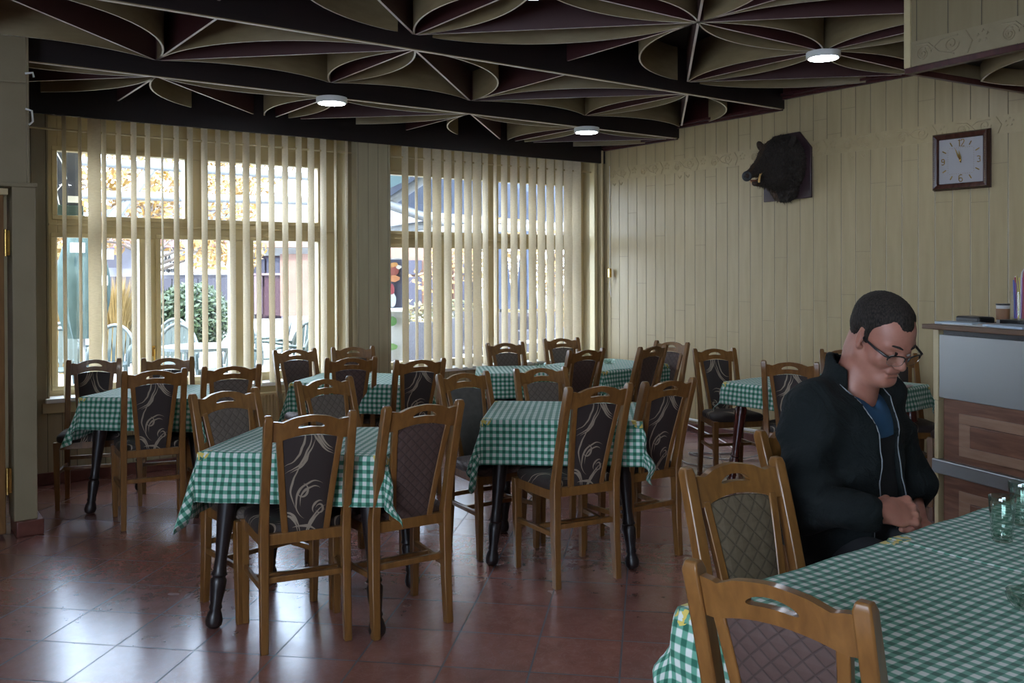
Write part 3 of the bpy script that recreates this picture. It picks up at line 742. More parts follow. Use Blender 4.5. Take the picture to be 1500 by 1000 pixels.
def cloth(L, W, d, seed=0, H=.745, flat=(), dl=None):
    """square cloth draped over a L x W top; overhang d; flat: +1 leaves the +x side undraped"""
    rnd = random.Random(seed); st = .0155; ph = [rnd.uniform(0, 6.28) for _ in range(8)]; dl = d if dl is None else dl
    mb = MB(); nx = int(round((L+dl+d)/st)); ny = int(round((W+2*d)/st)); V = []; uv = []; cor = []
    for j in range(ny+1):
        for i in range(nx+1):
            x = -L/2-dl+(L+dl+d)*i/nx; y = -W/2-d+(W+2*d)*j/ny
            qx = x if (x > L/2 and 'r' in flat) or (x < -L/2 and 'l' in flat) else max(-L/2, min(L/2, x)); qy = max(-W/2, min(W/2, y)); ox, oy = x-qx, y-qy; r = math.hypot(ox, oy)
            z = H+.0018*math.sin(x*23+ph[0])*math.sin(y*19+ph[1])
            px_, py_ = x, y
            if r > 1e-6:
                th = math.atan2(abs(oy), abs(ox)); s2 = math.sin(2*th)**1.5
                wav = .010*math.sin(14*(x+y*.7)+ph[2])*min(1, r/.12)+.006*math.sin(31*(x-y)+ph[3])*min(1, r/.15)
                side = .05*(r/d)**.8*.5+wav*.9
                out = side*(1-s2)+s2*r*(.25+.10*math.sin(ph[4]+ox*30-oy*30))
                hd = Vector((ox, oy))/r if s2 < 1e-4 else Vector((math.copysign(1, ox)*(math.cos(th)*(1-s2)+.7071*s2), math.copysign(1, oy)*(math.sin(th)*(1-s2)+.7071*s2)))
                # folds of the corner: swing the cloth alternately
                sw = s2*r*.10*math.sin(6*th+ph[5]); tn = Vector((-hd.y, hd.x))
                rr = min(1, r/.02); out = max(out, .006)
                px_, py_ = qx+hd.x*out+tn.x*sw, qy+hd.y*out+tn.y*sw
                z = H-.004*rr-math.sqrt(max(0, r*r-min(out*.9, r*.9)**2))
            V.append((px_, py_, z)); uv.append((x, y)); cor.append(math.hypot(abs(x)-L/2+.01, abs(y)-W/2+.01))
    F = [(j*(nx+1)+i, j*(nx+1)+i+1, (j+1)*(nx+1)+i+1, (j+1)*(nx+1)+i) for j in range(ny) for i in range(nx)]
    mb.v = V; mb.f = F; mb.uv = uv
    o = mb.build('tablecloth', M['cloth'], smooth=True, fix=False)
    at_ = o.data.attributes.new('corner', 'FLOAT', 'POINT'); at_.data.foreach_set('value', cor)
    md = o.modifiers.new('thick', 'SOLIDIFY'); md.thickness = .0016; md.offset = 1
    return o
TB = [  # centre, angle, L, W, overhang, leg, table label, cloth label
 ((1.68, 3.77), -44, .80, .65, .20, 'darkleg', 'square dark legged table in front at the left', 'green gingham cloth on the front left table'),
 ((3.08, 3.76), -41, .80, .65, .22, 'darkleg', 'dark legged table in the middle of the room', 'green gingham cloth on the middle table'),
 ((1.60, 5.86), -43, .80, .65, .20, 'darkleg', 'leftmost dark legged table before the first window', 'green gingham cloth on the leftmost table'),
 ((2.87, 5.72), -46, .80, .65, .20, 'darkleg', 'dark table in front of the pillar between the windows', 'green gingham cloth on the table in front of the pillar'),
 ((4.85, 5.37), 5, .78, .65, .18, 'darkleg', 'right one of the two joined tables in the far corner', 'green gingham cloth on the right one of the two joined far tables'),
 ((4.10, 5.50), -30, .66, .52, .19, 'darkleg', 'left one of the two joined tables in the far corner', 'green gingham cloth on the left one of the two joined far tables'),
 ((5.17, 3.60), 3, .92, .98, .15, 'redleg', 'table with reddish turned legs by the panelled wall behind the man', 'green gingham cloth on the table behind the man'),
]
for i, (c, a, L, W, d, lg, l1, l2) in enumerate(TB):
    kk = 1.03 if i >= 2 else 1.0; c = (c[0]*kk, c[1]*kk)
    t = make_table(L, W, M[lg]); t.location = (c[0], c[1], 0); t.rotation_euler = (0, 0, R(a)); t.scale.z = 1/kk**.95; tag(t, l1, 'table', 'dining tables')
    k = cloth(L, W, d, i+1, dl=d+(.07 if i < 3 else 0)); k.location = (c[0], c[1], 0); k.rotation_euler = (0, 0, R(a)); k.scale.z = 1/kk**.95; tag(k, l2, 'tablecloth', 'green gingham tablecloths')
# foreground pair
t = make_table(.84, .80, M['darkleg']); t.location = (1.90, 1.01, 0); tag(t, 'nearest dark legged table at the lower right, left half of the foreground pair', 'table', 'dining tables')
k = cloth(.84, .80, .20, 21, flat='r'); k.location = (1.90, 1.01, 0); tag(k, 'green gingham cloth on the nearest table, its corner draped beside the nearest chair', 'tablecloth', 'green gingham tablecloths')
t = make_table(.84, .80, M['darkleg']); t.location = (2.745, 1.01, 0); tag(t, 'dark table at the lower right edge, right half of the foreground pair', 'table', 'dining tables')
k = cloth(.84, .80, .20, 22, .7490, flat='l', dl=.012); k.location = (2.745, 1.01, 0); tag(k, 'green gingham cloth under the glasses at the right edge, overlapping the nearest cloth', 'tablecloth', 'green gingham tablecloths')

# tumblers and ashtray
def tumbler(loc, lb):
    n = 36; R_ = []
    def ring(r, z, flute=0): return [((r+flute*math.cos(12*2*PI*j/n*1))*math.cos(2*PI*j/n), (r+flute*math.cos(12*2*PI*j/n))*math.sin(2*PI*j/n), z) for j in range(n)]
    out = [(.022, 0, 0), (.0255, .003, .0004), (.027, .02, .0008), (.0285, .05, .0008), (.030, .075, .0006), (.0325, .082, 0), (.0335, .10, 0), (.0345, .122, 0), (.0338, .1235, 0)]
    inn = [(.0325, .122, 0), (.0315, .10, 0), (.0305, .082, 0), (.0275, .074, 0), (.0255, .045, 0), (.0235, .016, 0), (.018, .012, 0), (.002, .011, 0)]
    o = MB().rings([ring(*q) for q in out+inn]).build('drinking_glass', M['glass'], smooth=True); o.location = loc
    return tag(o, lb, 'glass', 'drinking glasses on the foreground table')
p = onz(1468, 793, .75); tumbler((p.x, p.y, .7515), 'empty faceted tumbler in front on the foreground table')
p = onz(1491, 770, .75); tumbler((p.x+.02, p.y, .7515), 'second tumbler just behind the front one at the right edge')
p = onz(1515, 893, .75); r_ = []
n = 40
def rg(r, z, lob=0): return [((r+lob*math.cos(8*2*PI*j/n))*math.cos(2*PI*j/n), (r+lob*math.cos(8*2*PI*j/n))*math.sin(2*PI*j/n), z) for j in range(n)]
o = MB().rings([rg(.03, 0), (rg(.042, .004, .001)), rg(.052, .018, .002), rg(.057, .033, .003), rg(.053, .036, .003), rg(.046, .022, .001), rg(.036, .009), rg(.002, .007)]).build('glass_ashtray', M['glass'], smooth=True)
o.location = (p.x, p.y, .7515); tag(o, 'small clear glass ashtray cut by the right edge of the photo', 'ashtray')
# small things lying on the far tables
def small(px, py, dims, lb, cat, m, z=.7265):
    p = onz(px, py, z); name = lb[0]
    o = MB().bb(-dims[0]/2, dims[0]/2, -dims[1]/2, dims[1]/2, 0, dims[2]).build(name, m, bevel=min(dims)/4); o.location = (p.x, p.y, z); o.rotation_euler = (0, 0, R(20)); tag(o, lb[1], cat); return o
small(1322, 566, (.16, .10, .004), ('leaflet', 'dark printed leaflet lying on the table behind the man'), 'leaflet', mottled('dark print', (.08, .03, .03), (.35, .3, .3), 40, .5, 0))
p = onz(892, 532, .75)
o = MB().rings([rg(.03, 0), rg(.045, .01), rg(.05, .03), rg(.045, .03), rg(.03, .008), rg(.002, .006)]).build('glass_ashtray', M['glass'], smooth=True); o.location = (p.x*1.03, p.y*1.03, .7265); tag(o, 'small glass dish on the right one of the joined far tables', 'dish')
p = onz(787, 536, .75)
o = MB().rings([rg(.03, 0), rg(.045, .01), rg(.05, .03), rg(.045, .03), rg(.03, .008), rg(.002, .006)]).build('glass_ashtray', M['glass'], smooth=True); o.location = (p.x*1.03, (p.y-.04)*1.03, .7265); tag(o, 'small glass dish on the left one of the joined far tables', 'dish')

# cables and power strip on the floor by the right wall
c_ = empty('cable', (5.9, 4.9, 0), 0, 'loose white cables running along the foot of the panelled wall', 'cable')
for pts, r in (([(6.22, 6.2, .13), (6.21, 5.4, .12), (6.2, 4.8, .13), (6.22, 4.0, .13), (6.22, 3.2, .14)], .012), ([(6.20, 5.9, .10), (6.1, 5.3, .02), (5.8, 4.9, .007), (5.5, 5.1, .007), (5.6, 4.7, .007), (6.1, 4.6, .05), (6.2, 4.2, .10)], .006), ([(5.45, 5.2, .006), (5.2, 4.8, .006), (5.5, 4.4, .006), (5.1, 4.1, .006)], .004)):
    P = [Vector(q) for q in pts]; S = []
    for i in range(len(P)-1):
        a, b, c, d_ = P[max(i-1, 0)], P[i], P[i+1], P[min(i+2, len(P)-1)]
        for t in range(8):
            t /= 8; S.append(.5*((2*b)+(c-a)*t+(2*a-5*b+4*c-d_)*t*t+(3*b-a-3*c+d_)*t**3))
    S.append(P[-1]); MB().tube([q-Vector((5.9, 4.9, 0)) for q in S], r, 6).build('wire', M['white'], c_, smooth=True)

# ---------------------------------------------------------------- wall clock
YC, ZCk = 3.262, 2.25; S = .395
ck = empty('wall_clock', (XB, YC, ZCk), R(-90), 'square wall clock in a dark brown frame with gold numerals, near twelve', 'clock')   # local: x right in the photo, -y out of the wall
def L3(x, d, z): return (x, -d, z)
mb = MB()
for k in range(4):
    a = k*PI/2; c_, s_ = math.cos(a), math.sin(a); h = S/2; i_ = h-.042
    prof = [(h, .003), (h, .035), (h-.010, .048), (h-.032, .040), (i_, .030), (i_, .003)]
    def P_(u, q, v):  # u outwards distance, v along side sign
        x, z = v*u, u; return (x*c_-z*s_, -q, x*s_+z*c_)
    mb.rings([[P_(u, q, -1) for u, q in prof], [P_(u, q, 1) for u, q in prof]])
wk = wood('dark walnut clock frame', (.045, .014, .010), (.085, .030, .020), .25); mb.build('frame', wk, ck, smooth=True)
MB().bb(-S/2-.004, S/2+.004, -.012, -.001, -S/2-.004, S/2+.004).build('back_case', wk, ck)
MB().bb(-.16, .16, -.022, -.013, -.16, .16).build('dial', NM('silver grey dial', (.40, .38, .39), .4).m, ck)
mb = MB()      # fine gold dashes on the frame
for s in (-1, 1):
    for q in range(22): mb.bb(s*(S/2-.018)-.0012, s*(S/2-.018)+.0012, -.0485, -.046, -.17+q*.0155, -.17+q*.0155+.009)
mb.build('gold_inlay', M['gold'], ck)
mb = MB(); g_ = .0905
def stroke(pts, r=.003): mb.tube([(x, -.024, z) for x, z in pts], r, 6)
for k in range(12):
    if k % 3 == 0: continue
    a = k*PI/6; c_, s_ = math.sin(a), math.cos(a); m = max(abs(c_), abs(s_)); r1 = .135/m*.96; r0 = r1-.03; stroke([(c_*r0, s_*r0), (c_*r1, s_*r1)], .0042)
mb.build('hour_marks', M['gold'], ck, smooth=True)
def number(txt, x, z, sc=1.0):
    G = {'1': [[(-.004, .018), (.004, .024), (.004, -.024)]], '2': [[(-.012, .014), (-.008, .023), (.008, .023), (.012, .014), (.008, .003), (-.012, -.024), (.013, -.024)]],
         '3': [[(-.012, .020), (-.004, .024), (.010, .020), (.010, .005), (-.002, .002), (.011, -.003), (.011, -.020), (-.004, -.024), (-.013, -.019)]],
         '6': [[(.011, .021), (-.002, .024), (-.012, .014), (-.013, -.012), (-.005, -.024), (.008, -.023), (.013, -.012), (.008, .000), (-.004, .002), (-.012, -.006)]],
         '9': [[(-.011, -.021), (.002, -.024), (.012, -.014), (.013, .012), (.005, .024), (-.008, .023), (-.013, .012), (-.008, .000), (.004, -.002), (.012, .006)]]}
    m2 = MB()
    for i, ch in enumerate(txt):
        ox = x+(i-(len(txt)-1)/2)*.026
        for st_ in G[ch]: m2.tube([(ox+a*sc, -.024, z+b*sc) for a, b in st_], .0034, 6)
    m2.build('numeral', M['gold'], ck, smooth=True)
number('12', 0, .122); number('3', .126, 0, .85); number('6', 0, -.122); number('9', -.126, 0, .85)
m2 = MB()
for q in range(4):
    a = q*PI/2
    for u in range(-5, 6):
        x, z = u*.0155, g_; m2.tube([(x*math.cos(a)-z*math.sin(a)-.003*math.cos(a), -.0225, x*math.sin(a)+z*math.cos(a)-.003*math.sin(a)), (x*math.cos(a)-z*math.sin(a)+.003*math.cos(a), -.0225, x*math.sin(a)+z*math.cos(a)+.003*math.sin(a))], .0012, 4)
m2.build('dotted_square', M['gold'], ck)
for nm, ang, ln, wd in (('minute_hand', -24, .105, .007), ('hour_hand', -8, .072, .009)):
    a = R(ang); u = Vector((math.sin(a), math.cos(a))); v = Vector((u.y, -u.x))
    P = [u*-.015+v*wd*.3, u*ln*.3+v*wd, u*ln, u*ln*.3-v*wd, u*-.015-v*wd*.3]
    MB().poly([(q.x, -.030, q.y) for q in P], (0, .003, 0)).build(nm, M['gold'], ck)
MB().lathe([(.007, 0), (.007, .008), (.001, .009)], (0, -.026, 0), (0, -1, 0), 12).build('hub', M['brass'], ck)

# ---------------------------------------------------------------- bar counter
P0 = at(1378, 672, 4.6); ba = R(74.5+180)      # local x runs along the front towards the viewer's right
bc = empty('bar_counter', (P0.x, P0.y, 0), ba, 'bar counter with steel band and walnut panels at the right', 'counter')
# local +y must point away from the viewer: the front faces -y side after this turn
fy = Vector((-math.sin(ba), math.cos(ba), 0)); sgn = 1 if fy.dot(F3) > 0 else -1
def bb(mb, x0, x1, d0, d1, z0, z1): return mb.bb(x0, x1, sgn*d0, sgn*d1, z0, z1)
wal = wood('walnut laminate', (.11, .038, .018), (.22, .095, .05), .4, (2.2, 18, 18))
wl2 = wood('pale walnut border', (.27, .145, .085), (.35, .21, .135), .4, (2.2, 18, 18))
bb(MB(), 0.01, 2.6, .02, .6, .0, 1.14).build('carcass', M['darkleg'], bc)
bb(MB(), -.075, 2.65, -.05, .66, 1.19, 1.215).build('worktop', wood('brown counter top', (.10, .045, .02), (.16, .08, .035), .5, (2.2, 18, 18)), bc, .004)
bb(bb(MB(), 0.02, 2.6, -.002, .60, 1.14, 1.19), 0.02, 2.6, -.004, .0, 1.185, 1.19).build('worktop_support', M['darkleg'], bc)
bb(MB(), 0.0, 2.6, -.012, .018, .845, 1.165).build('steel_band', M['steel'], bc, .003)
bb(bb(MB(), -.035, -.001, -.014, .60, .83, 1.188), -.025, -.001, -.016, .03, 0, .83).build('end_trim', M['cream'], bc, .003)
bb(MB(), -.03, 2.6, -.03, .018, .462, .535).build('steel_rail', M['steel'], bc, .006)
for z0, z1 in ((.535, .845), (.05, .462)):
    bb(MB(), 0.02, 2.6, 0, .018, z0, z1).build('front_board', wal, bc)
    for k in range(2):
        xa = .12+k*1.2; xb = xa+1.05; mb = MB(); a_, b_ = z0+.035, z1-.065; t = .05
        bb(mb, xa, xb, -.008, 0, b_-t, b_); bb(mb, xa, xb, -.008, 0, a_, a_+t); bb(mb, xa, xa+t+.02, -.008, 0, a_+t, b_-t); bb(mb, xb-t-.02, xb, -.008, 0, a_+t, b_-t)
        fr = mb.build('panel_border', wl2, bc, .002)
        bb(MB(), xa+t+.02, xb-t-.02, -.014, 0, a_+t, b_-t).build('raised_panel', wal, bc, .004)
def oncounter(x, d, z=1.215): return bc.matrix_basis @ Vector((x, sgn*d, z))
bpy.context.view_layer.update()
def ctop(name, lb, cat, x, d, dims, m, rz=0, bev=.002, group=None, z=1.2155):
    p = oncounter(x, d, z); o = MB().bb(-dims[0]/2, dims[0]/2, -dims[1]/2, dims[1]/2, 0, dims[2]).build(name, m, bevel=bev); o.location = p; o.rotation_euler = (0, 0, ba+R(rz)); return tag(o, lb, cat, group)
ctop('napkin_pack', 'folded pale blue and white papers at the left end of the counter top', 'papers', .045, .08, (.20, .12, .012), NM('pale blue paper', (.48, .55, .62), .6).m, 12)
ctop('wallet', 'black wallet lying behind the papers on the counter', 'wallet', .0, .23, (.17, .10, .035), M['black'], -8, .01)
ctop('paper_sheet', 'flat white sheet at the front of the counter top', 'paper', .13, .05, (.26, .10, .004), M['paper'], -4, .001)
ctop('pink_leaflet', 'pinkish leaflet on the counter top beside the white sheet', 'leaflet', .19, .16, (.20, .13, .007), NM('pink paper', (.50, .38, .36), .6).m, 8, .001)
ctop('magazine', 'blue edged magazine under the jar on the counter', 'magazine', .36, .09, (.24, .16, .012), NM('blue white cover', (.42, .52, .62), .4).m, -6, .001)
ctop('box_lid', 'low dark box behind the leaflets holding the jar', 'box', .215, .36, (.24, .14, .022), M['black'], 0, .003)
p = oncounter(.055, .36)
cup = empty('paper_cup', p, 0, 'brown and white cup with a dark rim on the counter left of the jar', 'cup')
MB().lathe([(.030, 0), (.032, .09), (.033, .092)], n=24).build('cup_body', M['paper'], cup, smooth=True)
MB().lathe([(.0325, .018), (.0335, .075)], n=24, cap=False).build('brown_sleeve', NM('brown sleeve', (.28, .14, .07), .6).m, cup, smooth=True)
MB().lathe([(.034, .092), (.034, .10), (.001, .10)], n=24).build('lid', M['black'], cup, smooth=True)
def straw_glass(x, d, lb, seed, h=.19, r=.042, n=16):
    rnd = random.Random(seed); p = oncounter(x, d, 1.2385 if d < .5 else 1.2155); g = empty('straw_jar', p, 0, lb, 'jar')
    MB().lathe([(r, 0), (r, .14), (r-.003, .14), (r-.003, .004), (.001, .004)], n=24).build('jar', M['pane'], g, smooth=True)
    cols = [(.25, .10, .35), (.60, .45, .08), (.10, .12, .42), (.45, .07, .10), (.70, .70, .70), (.30, .12, .38), (.65, .5, .15)]
    mats = [NM('coloured straw %d' % i, c, .35).m for i, c in enumerate(cols)]
    for i in range(n):
        a = rnd.uniform(0, 2*PI); q = rnd.uniform(.2, .75)*r; hh = h*rnd.uniform(.85, 1.1); tx, ty = rnd.uniform(-.012, .012), rnd.uniform(-.012, .012)
        pts = [(q*math.cos(a), q*math.sin(a), .006), (q*math.cos(a)+tx, q*math.sin(a)+ty, hh)]
        if i % 6 == 4: pts.append((q*math.cos(a)+tx+.01, q*math.sin(a)+ty, hh+.03)); pts.append((q*math.cos(a)+tx+.03, q*math.sin(a)+ty, hh+.045))
        MB().tube(pts, .0042, 6).build('straw', mats[i % len(mats)], g, smooth=True)
straw_glass(.165, .34, 'clear jar of coloured straws and sweets standing on the low box', 3, .20)
straw_glass(.262, .34, 'second jar of purple and yellow sticks cut by the right edge', 5, .19)

# ================================================================ OUTSIDE
M['pave'] = mottled('pale concrete paving', (.22, .215, .205), (.27, .262, .25), 3, .8, .05)
M['wallwhite'] = mottled('white render', (.30, .295, .28), (.35, .34, .325), 2, .8, .03)
M['wallpink'] = mottled('salmon render', (.17, .095, .07), (.20, .12, .09), 2, .8, .03)
M['teal'] = mottled('teal parasol canvas', (.02, .042, .038), (.034, .06, .055), 9, .8, .2)
M['plastic'] = NM('grey green garden chair plastic', (.035, .052, .047), .5).m
M['leaf'] = mottled('green shrub leaves', (.018, .034, .014), (.05, .075, .03), 9, .5, 0)
M['yellow'] = mottled('yellow autumn leaves', (.22, .105, .015), (.28, .17, .04), 9, .5, 0)
M['straw'] = mottled('golden ornamental grass', (.15, .09, .02), (.21, .14, .045), 9, .6, 0)
M['bark'] = mottled('grey bark', (.12, .09, .07), (.20, .16, .13), 12, .8, .2)
M['metalwhite'] = NM('white painted steel tube', (.20, .205, .21), .4).m
M['wicker'] = mottled('grey brown wicker', (.03, .025, .028), (.06, .05, .055), 60, .6, .3)
M['navy'] = mottled('navy canvas', (.025, .035, .06), (.04, .05, .085), 8, .7, .1)
struct('terrain', MB().bb(-30, 60, 7.4, 70, -.2, -.02), M['pave'])
bpy.data.objects['terrain'].name = 'pavement'
def leaves(rnd, n, c, r, size, mbx):
    for _ in range(n):
        while 1:
            p = Vector((rnd.uniform(-1, 1), rnd.uniform(-1, 1), rnd.uniform(-1, 1)))
            if .25 < p.length < 1: break
        q = Vector((c[0]+p.x*r[0], c[1]+p.y*r[1], c[2]+p.z*r[2])); a = Vector((rnd.gauss(0, 1), rnd.gauss(0, 1), rnd.gauss(0, 1))).normalized()
        b = a.orthogonal().normalized(); s = size*rnd.uniform(.6, 1.3)
        mbx.add([q-a*s, q+b*s*.45, q+a*s, q-b*s*.45], [(0, 1, 2, 3)])
def shrub(name, px, pyt, pyb, Z, rx, lb, cat, m, seed, n=2600, size=.05):
    b = at(px, pyb, Z); t = at(px, pyt, Z); base = Vector((b.x, b.y, -.02)); h = t.z+.02
    root = empty(name, base, 0, lb, cat); rnd = random.Random(seed); mb = MB()
    leaves(rnd, n, (0, 0, h*.58), (rx, rx*.8, h*.44), size, mb); mb.build('foliage', m, root, fix=False)
    mb = MB()
    for i in range(7):
        a = i*.9; mb.tube([(.04*math.cos(a), .04*math.sin(a), 0), (.5*rx*math.cos(a), .4*rx*math.sin(a), h*.5), (.7*rx*math.cos(a+.3), .5*rx*math.sin(a+.3), h*.8)], [.018, .012, .005], 5)
    mb.build('stem', M['bark'], root, smooth=True); return root
shrub('leafy_shrub', 282, 415, 516, 14.5, .62, 'round leafy green shrub outside the middle lower pane of the first window', 'shrub', M['leaf'], 3, 5200, .055)
shrub('leafy_shrub', 200, 430, 516, 15.5, .42, 'smaller green shrub left of the round one outside the first window', 'shrub', M['leaf'], 4, 2200, .05)
# planter under the shrub
p = at(285, 520, 14.2); tag(MB().bb(-.8, .8, -.18, .18, 0, .30).build('planter', M['wallwhite'], bevel=.01), 'long white planter in front of the round shrub', 'planter').location = (p.x, p.y-.75, -.02)
def grass(px, Z, h, lb, seed):
    b = at(px, 500, Z); root = empty('ornamental_grass', (b.x, b.y, -.02), 0, lb, 'grass clump'); rnd = random.Random(seed); mb = MB()
    for _ in range(900):
        a = rnd.uniform(0, 2*PI); t = rnd.uniform(.05, .42); hh = h*rnd.uniform(.6, 1.05); w2 = .006
        d_ = Vector((math.cos(a), math.sin(a), 0)); n_ = Vector((-d_.y, d_.x, 0))*w2
        P = [Vector((0, 0, 0))+d_*.05, d_*(.05+t*.5)+Vector((0, 0, hh*.7)), d_*(.05+t)+Vector((0, 0, hh))]
        mb.add([P[0]-n_, P[0]+n_, P[1]+n_, P[1]-n_], [(0, 1, 2, 3)]); mb.add([P[1]-n_, P[1]+n_, P[2]], [(0, 1, 2)])
    mb.build('blades', M['straw'], root, fix=False)
grass(170, 13.5, 1.45, 'golden ornamental grass clump outside, right of the wide blind slat', 5)
grass(92, 13.5, 1.50, 'golden ornamental grass clump outside at the far left pane edge', 6)
def tree(px, pyt, Z, r, lb, seed, m, n=3800, cx=0, gap=.5):
    b = at(px, 500, Z); t = at(px, pyt, Z); root = empty('autumn_tree', (b.x, b.y, -.02), 0, lb, 'tree'); rnd = random.Random(seed); h = t.z
    mb = MB(); mb.tube([(0, 0, 0), (.05, 0, h*.4), (0, .1, h*.95)], [.10, .08, .03], 8); tips = []
    for i in range(16):
        a = i*2.4; z0 = h*rnd.uniform(.35, .8); e = Vector((math.cos(a)*r[0]*.8, math.sin(a)*r[0]*.7, z0+rnd.uniform(.1, .5)*r[1])); tips.append(e)
        mb.tube([(0, 0, z0), e*.5+Vector((0, 0, z0*.5+.1)), e], [.035, .022, .008], 6)
    mb.build('trunk', M['bark'], root, smooth=True); mb = MB()
    for e in tips+[Vector((rnd.uniform(-r[0], r[0]), rnd.uniform(-r[0], r[0]), h-r[1]*rnd.uniform(0, 1.5))) for _ in range(22)]: leaves(rnd, n//38, e, (.55, .55, .4), .085, mb)
    mb.build('foliage', m, root, fix=False)
tree(222, 190, 16.5, (1.9, 1.5), 'yellow leaved autumn tree seen through the upper left panes of the first window', 11, M['yellow'], 5200)
tree(812, 330, 17.5, (2.6, 1.8), 'yellow and pink autumn foliage seen through the right end of the second window', 13, M['yellow'], 4200)

# white steel frame of the terrace
pr = empty('terrace_frame', at(260, 300, 11.5), 0, 'white steel tube frame over the terrace outside the first window', 'frame')
o0 = pr.location.copy()
def tubes(name, segs, r, parent, m):
    mb = MB()
    for a, b in segs: mb.tube([a-o0, b-o0], r, 10)
    mb.build(name, m, parent, smooth=True)
tubes('top_rail', [(at(60, 232, 11), at(500, 262, 12.6)), (at(60, 283, 11), at(500, 296, 12.6))], .055, pr, M['metalwhite'])
tubes('strut', [(at(238, 228, 11.6), at(168, 322, 11.4)), (at(232, 228, 11.6), at(162, 322, 11.4))], .045, pr, M['metalwhite'])
tubes('upright', [(at(275, 225, 11.8), at(275, 225, 11.8)-Vector((0, 0, 3.0)))], .04, pr, M['metalwhite'])
# folded parasol
b = at(122, 480, 9.6); ps = empty('folded_parasol', (b.x, b.y, -.02), 0, 'folded teal parasol with white straps outside the left pane', 'parasol')
zt = at(122, 322, 9.6).z; zb_ = at(122, 492, 9.6).z
mb = MB(); rs = []; n = 48
for t in np.linspace(0, 1, 26):
    z = zb_+(zt-zb_)*t; r0 = .07+.17*math.sin(PI*(t*.80+.14)); lobes = .25*(1-.6*t)
    rs.append([(r0*(1+lobes*math.cos(8*2*PI*j/n+t*2.2))*math.cos(2*PI*j/n)*.95, r0*(1+lobes*math.cos(8*2*PI*j/n+t*2.2))*math.sin(2*PI*j/n), z) for j in range(n)])
mb.rings(rs).build('canopy', M['teal'], ps, smooth=True)
MB().tube([(0, 0, 0), (0, 0, zt+.1)], .022, 10).build('pole', M['metalwhite'], ps, smooth=True)
mb = MB()
for z, sx_ in ((zt-.28, -.1), (zt-.62, .12), (zt-.35, .18)): mb.box((sx_, -.27, z), (.14, .012, .10), .2)
mb.build('strap', M['white'], ps); MB().lathe([(.25, 0), (.25, .06), (.05, .10)], n=24).build('base', M['metalwhite'], ps, smooth=True)
# dark box hanging by the window
b = atY(101, 262, 7.60); bx = empty('equipment_box', b, 0, 'dark grey boxed unit with a loose wire hanging outside the upper left pane', 'box')
MB().bb(-.10, .09, 0, .16, -.20, .24).build('casing', mottled('dark grey casing', (.03, .035, .05), (.05, .055, .075), 4, .5, 0), bx, .01)
MB().bb(-.01, .085, -.008, 0, -.18, -.13).build('label_plate', M['paper'], bx); MB().tube([(-.10, -.015, .22), (-.05, -.02, .12), (-.02, -.02, 0), (-.09, -.02, -.10), (-.07, -.01, -.20)], .004, 6).build('wire', M['white'], bx, smooth=True)
MB().bb(-.11, .10, -.01, .17, -.29, -.20).build('teal_cover', M['teal'], bx, .008)
mb = MB(); zz = 2.76-b.z; mb.bb(-.09, -.07, .05, .07, .24, zz); mb.bb(.06, .08, .05, .07, .24, zz); mb.bb(-.09, -.07, -.21, .07, zz-.02, zz); mb.bb(.06, .08, -.21, .07, zz-.02, zz); mb.build('hanger', M['metalwhite'], bx)

# plastic armchairs
def plastic_chair():
    root = empty('garden_chair'); m = M['plastic']; mb = MB()
    # back: arched rim with vertical slats
    def bk(x, z): return (x, .24+.10*(z-.42)/.45, z)
    rim = [bk(.26*math.cos(a)*(1.0), .44+.42*math.sin(a)) for a in np.linspace(0, PI, 21)]
    MB().tube(rim, .022, 8).build('back_rim', NM('pale plastic rim', (.52, .62, .60), .35).m if 'rimm' not in M else M['rimm'], root, smooth=True)
    mb = MB()
    for i in range(-4, 5):
        x = i*.052; zt_ = .44+.42*math.sqrt(max(0, 1-(x/.26)**2)); mb.rings([[bk(x-.018, z) for z in (0,)]*0 or [Vector(bk(x-.019, z)), Vector(bk(x+.019, z)), Vector(bk(x+.019, z))+Vector((0, .008, 0)), Vector(bk(x-.019, z))+Vector((0, .008, 0))] for z in (.42, zt_)])
    mb.build('back_slats', m, root)
    MB().rings([[(-.24, -.22, z), (.24, -.22, z), (.22, .22, z), (-.22, .22, z)] for z in (.40, .425)]).build('seat', m, root, .01)
    for s in (-1, 1):
        MB().tube([(s*.25, .26, .60), (s*.29, .05, .64), (s*.29, -.15, .63), (s*.28, -.20, .58), (s*.27, -.20, .40)], .02, 8).build('armrest', m, root, smooth=True)
        for y0, y1 in ((-.20, -.25), (.20, .28)): MB().tube([(s*.24, y0, .42), (s*.28, y1, 0)], [.026, .016], 8).build('leg', m, root, smooth=True)
    return root
M['rimm'] = NM('pale plastic chair rim', (.085, .10, .098), .4).m
gc = plastic_chair(); first = True
for px, py, Z, rz, lb in ((88, 496, 10.2, 205, 'grey green plastic armchair outside at the far left pane, the nearer of two'), (80, 484, 11.2, 195, 'grey green plastic armchair just behind the leftmost one outside'),
                          (158, 480, 10.8, 190, 'plastic armchair outside behind the wide blind slat'), (250, 488, 11.0, 185, 'plastic armchair outside below the round shrub'), (243, 480, 12.2, 180, 'plastic armchair half hidden behind the one below the shrub'),
                          (335, 487, 10.2, 160, 'plastic armchair outside left of the right casement'), (385, 486, 11.6, 100, 'plastic armchair turned sideways outside the right lower pane of the first window'),
                          (438, 476, 11.4, 165, 'rear plastic armchair at the right end of the first window'), (446, 484, 10.4, 150, 'front plastic armchair at the right end of the first window')):
    o = gc if first else copy_tree(gc); first = False; q = at(px, py, Z); o.location = (q.x, q.y, -.02); o.rotation_euler = (0, 0, R(rz)-PI+R(-36)); 
    k = (q.z+.02)/.88; o.scale = (1, 1, 1)
    tag(o, lb, 'garden chair', 'plastic armchairs on the terrace')
